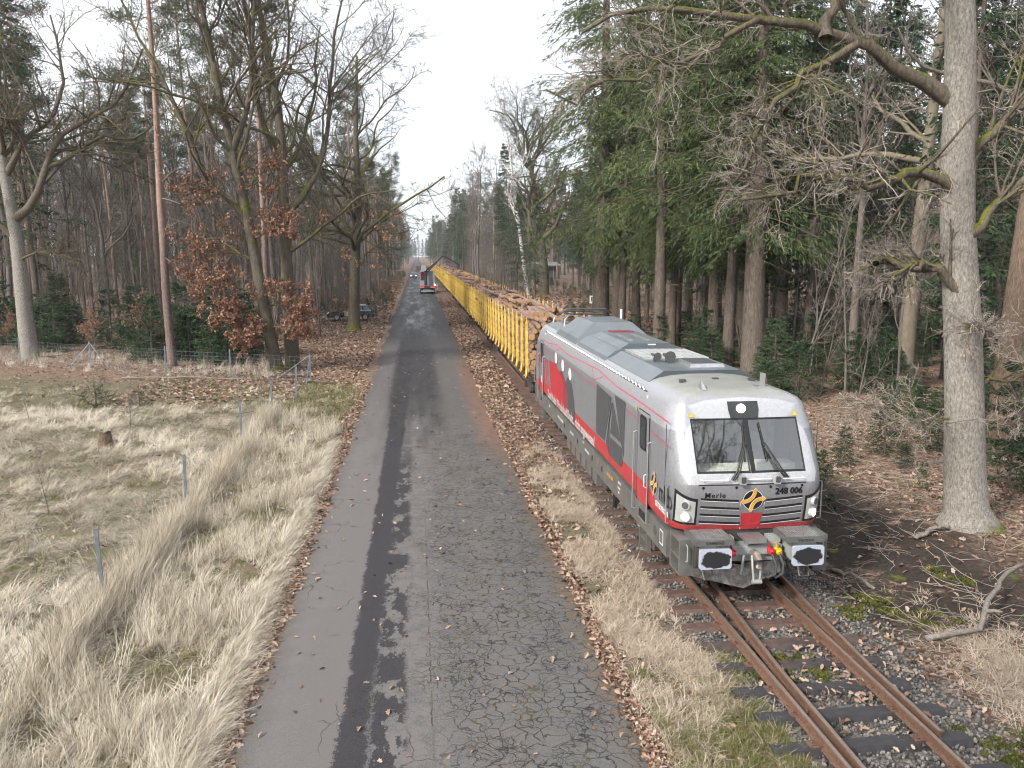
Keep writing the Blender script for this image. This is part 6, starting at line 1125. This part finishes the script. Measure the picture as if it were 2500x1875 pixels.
def make_car(name, label, loc, rz, paint, wreck):
    c = thing(name, label, 'car', loc, rz); b = car_body(4.7, 1.8, 1.5, CP, paint).build('body', paint, c)
    for s in (-1, 1):
        for (x0, x1, x2, x3) in ((-.72, -.35, .32, .32), (.40, .40, 1.15, 1.15), (1.22, 1.22, 1.62, 1.95)):
            z0, z1 = .98, 1.38; m = MB(); f = lambda z: s * (.9 - max(0, z - .85) * .32 + .006)
            zt = 1.38 if x1 > -.3 else 1.36
            m.add([(x0, f(z0), z0), (x3, f(z0), z0), (x2, f(zt), zt), (x1 + (.02 if x0 < 0 else 0), f(zt), zt)], [(0, 1, 2, 3)]); wn = m.build('side_window', M_cglass, c)
        m = MB(); g = lambda z: s * (.9 - max(0, z - .85) * .32 + .012); m.tube([(-.78, g(.96), .96), (2.0, g(.97), .97), (1.62, g(1.40), 1.40), (-.3, g(1.41), 1.41), (-.78, g(.96), .96)], .014, 5); m.build('chrome_trim', M_chrome, c)
        for x in (-1.42, 1.40):
            m = MB(); m.cyl((x, s * .70, .32), (x, s * .91, .32), .33, 20); wh = m.build('wheel', M_tyre, c); m = MB(); m.cyl((x, s * .905, .32), (x, s * .925, .32), .21, 14); m.build('rim', M_rim, wh)
        m = MB(); m.rbox((2.24, s * .72, .88), (.22, .22, .16), .04, 1); m.build('tail_lamp', M_tail, c)
        m = MB(); m.tube([(-1.0, g(1.50), 1.52), (.0, s * .62, 1.53), (1.5, s * .62, 1.51)][1:], .018, 5); m.build('roof_rail', M_chrome, c)
        m = MB(); m.rbox((-2.28, s * .68, .70), (.14, .32, .16), .05, 0); m.build('headlamp', M_lampglass if wreck else M_topl, c)
    m = MB(); m.add([(-.94, -.70, .98), (-.94, .70, .98), (-.40, .62, 1.38), (-.40, -.62, 1.38)], [(0, 1, 2, 3)]); m.v[-1] += np.array([-.03, 0, .02]); m.build('windscreen', M_cglass, c)
    m = MB(); m.add([(1.62, -.60, 1.44), (1.62, .60, 1.44), (2.08, .68, 1.20), (2.08, -.68, 1.20)], [(0, 1, 2, 3)]); m.v[-1] += np.array([.02, 0, .02]); m.build('rear_window', M_cglass, c)
    m = MB(); m.box((2.37, 0, .55), (.05, 1.5, .10)); m.build('rear_bumper_trim', M_chrome, c)
    if wreck:
        m = MB(); m.b2((-.55, -.925, .42), (.25, -.912, .95)); m.build('door_opening', M_seat, c)
        m = MB(); a = math.radians(58); R = np.array([(math.cos(a), math.sin(a), 0), (-math.sin(a), math.cos(a), 0), (0, 0, 1)]); m.box((0, 0, 0), (.85, .06, .52), R); m.box((.05, 0, .42), (.6, .03, .08), R); m.v = [v + np.array([-.42, -1.40, .72]) for v in m.v]; m.build('open_door', M_seat, c)
        m = MB(); m.box((-1.75, -.905, .62), (.7, .03, .35)); m.build('burnt_wing', M_dgrey, c); m = MB(); m.b2((-.3, -.93, .30), (1.0, -.905, .36)); m.build('sill_trim', M_white, c)
    return c
make_car('parked_car', 'black estate car with front door open and damaged front beside the mossy oak', (-6.75, 87.5, 0), math.radians(4), M_cblack, True)
c2 = make_car('oncoming_car', 'small dark car with bright headlamps driving on the road far away', (-.9, 236, .03), math.radians(90), plain('blue_car_paint', (.05, .07, .10), .3), False)
# ------------------------------------------------------------------ log lorry with crane (rear view)
M_lor = plain('lorry_dark', (.025, .025, .03), .6); M_lorw = plain('lorry_panel_white', (.36, .38, .40), .5); M_lorr = plain('lorry_red', (.12, .012, .02), .4); M_tl = emit('lit_tail_lamp', (1, .05, .03), .9)
lo = thing('crane_lorry', 'timber crane lorry seen from behind with red tail lights loading logs', 'lorry', (1.75, 143, .03))
m = MB(); m.b2((-1.1, 0, .75), (1.1, 9, 1.05)); m.b2((-1.25, -.1, .95), (1.25, .5, 1.25)); m.build('chassis', M_lor, lo)
for y in (.9, 2.2, 6.8):
    for s in (-1, 1): m = MB(); m.cyl((s * .75, y, .5), (s * 1.2, y, .5), .5, 18); m.build('wheel', M_tyre, lo)
m = MB(); m.b2((-1.2, 8.2, 1.0), (1.2, 10.0, 3.75)); cabn = m.build('cab', M_lorw, lo); m = MB(); m.b2((-1.1, 8.2, 2.0), (-.45, 8.16, 3.5)); m.build('cab_rear_red', M_lorr, cabn)
m = MB(); m.b2((-1.22, .5, 1.25), (-1.12, .62, 3.6)); m.b2((1.12, .5, 1.25), (1.22, .62, 3.6)); m.build('stanchion', M_alu, lo); m = MB(); m.b2((-.2, 5.9, 1.1), (1.05, 6.1, 3.7)); m.build('headboard', M_lorw, lo)
for s in (-1, 1): m = MB(); m.b2((s * .55, -.14, 1.02), (s * 1.2, -.12, 1.18)); m.build('tail_lamp', M_tl, lo)
m = MB(); m.b2((-1.1, -.1, .35), (1.1, -.02, .55)); m.build('underrun_bar', M_lgrey, lo)
m = MB(); m.tube([(-.2, 5.2, 1.2), (-.2, 5.2, 3.9)], .28, 10); cr = m.build('crane_column', M_lor, lo); m = MB(); m.rbox((-.55, 5.2, 4.2), (.9, .9, .9), .2, 1); m.build('crane_cab', M_lorw, lo)
m = MB(); m.tube([(.0, 5.2, 3.9), (1.4, 5.6, 5.0), (2.7, 6.0, 6.2)], [.16, .14, .11], 8); m.tube([(.1, 5.2, 3.5), (1.8, 5.6, 5.2)], .09, 8); m.tube([(2.7, 6.0, 6.2), (3.2, 6.2, 6.15), (4.9, 6.8, 5.2), (5.6, 7.0, 4.8)], [.11, .1, .09, .07], 8); m.tube([(5.6, 7.0, 4.8), (5.6, 7.0, 4.2)], .07, 6); m.build('crane_arm', M_lor, lo)
m = MB(); m.tube([(5.6, 7.0, 4.25), (5.3, 7.0, 3.95), (5.4, 7.0, 3.65)], .06, 6); m.tube([(5.6, 7.0, 4.25), (5.9, 7.0, 3.95), (5.8, 7.0, 3.65)], .06, 6); m.build('grapple', M_lor, lo)
m = MB(); m.cyl((1.75, 3.5, .0), (1.75, 3.5, 1.6), .07, 8); m.b2((1.55, 3.3, 0), (1.95, 3.7, .06)); m.b2((1.0, 3.42, 1.15), (1.8, 3.58, 1.35)); m.build('outrigger_leg', M_lorw, lo)
m = MB(); m.cyl((1.25, -.05, 1.5), (1.25, -.12, 1.5), .12, 10); m.build('work_lamp', M_topl, lo)
# ------------------------------------------------------------------ timber stacks left of the road
def timber_stack(name, label, loc, nx, nz, L_, d, mats, rz):
    t_ = thing(name, label, 'timber stack', loc, rz)
    for k in range(nz):
        for q in range(nx - k // 2):
            inst('log', LOGM[(k + q) % 4], t_, (0 + random.uniform(-.2, .2), (q - nx / 2) * d + (k % 2) * d / 2, d * .5 + k * d * .87), (0, random.uniform(-.03, .03), PI / 2 + random.uniform(-.03, .03)), (d, L_ / LOGL, d))
timber_stack('timber_stack', 'stack of orange cut logs lying left of the road', (-4.0, 168, 0), 6, 5, 3.2, .35, None, 0); timber_stack('timber_stack', 'low stack of logs behind the orange stack left of the road', (-6.5, 182, 0), 7, 4, 5.5, .4, None, .1); timber_stack('timber_stack', 'pale log pile at the roadside far beyond the lorry', (-4.6, 262, 0), 8, 5, 5.0, .4, None, .1); timber_stack('timber_stack', 'log pile right of the road at its far end', (4.6, 330, 0), 8, 6, 5.0, .4, None, .1)
# ------------------------------------------------------------------ hut, sign
M_wood = NT('weathered_planks'); o = M_wood.obj(); q = M_wood.noise(M_wood.map(o, (6, 6, .6)), 3, 5); M_wood.set('Base Color', M_wood.ramp(q, (.3, (.05, .042, .038)), (.7, (.13, .11, .10)))).set('Roughness', .85); M_wood = M_wood.m
hut = thing('wooden_hut', 'small dark wooden hut on a stone plinth with a mossy overhanging roof', 'hut', (29.2, 186, 0), .1)
m = MB(); m.b2((-3.2, 0, 0), (1.6, 3.5, 1.1)); m.build('plinth', plain('mossy_stone', (.24, .23, .18), .9, 0, .2, 2), hut)
for k in range(14): m = MB(); m.b2((-2.4 + k * .28, -.02 * (k % 2), 1.1), (-2.4 + k * .28 + .26, .06, 3.9)); m.build('plank', M_wood, hut)
m = MB(); m.b2((-2.4, .08, 1.1), (1.5, 3.2, 3.9)); m.build('wall', M_wood, hut)
m = MB(); m.add([(-2.9, -.9, 4.0), (2.6, -.9, 4.0), (2.6, 3.8, 4.7), (-2.9, 3.8, 4.7), (-2.9, -.9, 4.18), (2.6, -.9, 4.18), (2.6, 3.8, 4.88), (-2.9, 3.8, 4.88)], [(3, 2, 1, 0), (4, 5, 6, 7), (0, 1, 5, 4), (1, 2, 6, 5), (2, 3, 7, 6), (3, 0, 4, 7)]); m.build('roof', plain('mossy_roof', (.20, .21, .18), .9, 0, .25, 2), hut)
m = MB(); m.b2((-1.9, -.04, 1.15), (-1.0, -.02, 3.5)); m.build('door', plain('hut_door', (.14, .12, .11), .8), hut); m = MB(); m.tube([(.9, -.1, 3.9), (.9, -.1, .6)], .06, 6); m.build('downpipe', M_lgrey, hut)
m = MB(); m.b2((-4.2, -1.2, .95), (-1.6, 0, 1.1)); m.build('platform', M_wood, hut)
ps = thing('whistle_sign', 'white board with black letter P on a post beside the siding', 'sign', (18.0, 86, gz(18, 86)))
m = MB(); m.cyl((0, 0, 0), (0, 0, 2.0), .035, 8); m.build('post', M_grey, ps); m = MB(); m.b2((-.28, -.03, 1.35), (.28, -.015, 2.15)); bo = m.build('board', plain('sign_white', (.75, .76, .66), .5, 0, .05), ps)
v_, f_ = text_mesh('P', .62, .015); m = MB(); m.add([(x, -.036, 1.75 + y) for x, y, _ in v_], f_); m.build('letter', M_black, bo)

# ------------------------------------------------------------------ air
t = bpy.data.materials.new('thin_haze'); t.use_nodes = True; t.node_tree.nodes.clear(); ho = t.node_tree.nodes.new('ShaderNodeOutputMaterial'); pv = t.node_tree.nodes.new('ShaderNodeVolumePrincipled')
pv.inputs['Color'].default_value = (.82, .88, .95, 1); pv.inputs['Density'].default_value = .0003; pv.inputs['Anisotropy'].default_value = .2; t.node_tree.links.new(pv.outputs[0], ho.inputs['Volume'])
m = MB(); m.b2((-960, -140, -2), (960, 1860, 48)); hz = m.build('haze', t); hz['kind'] = 'stuff'
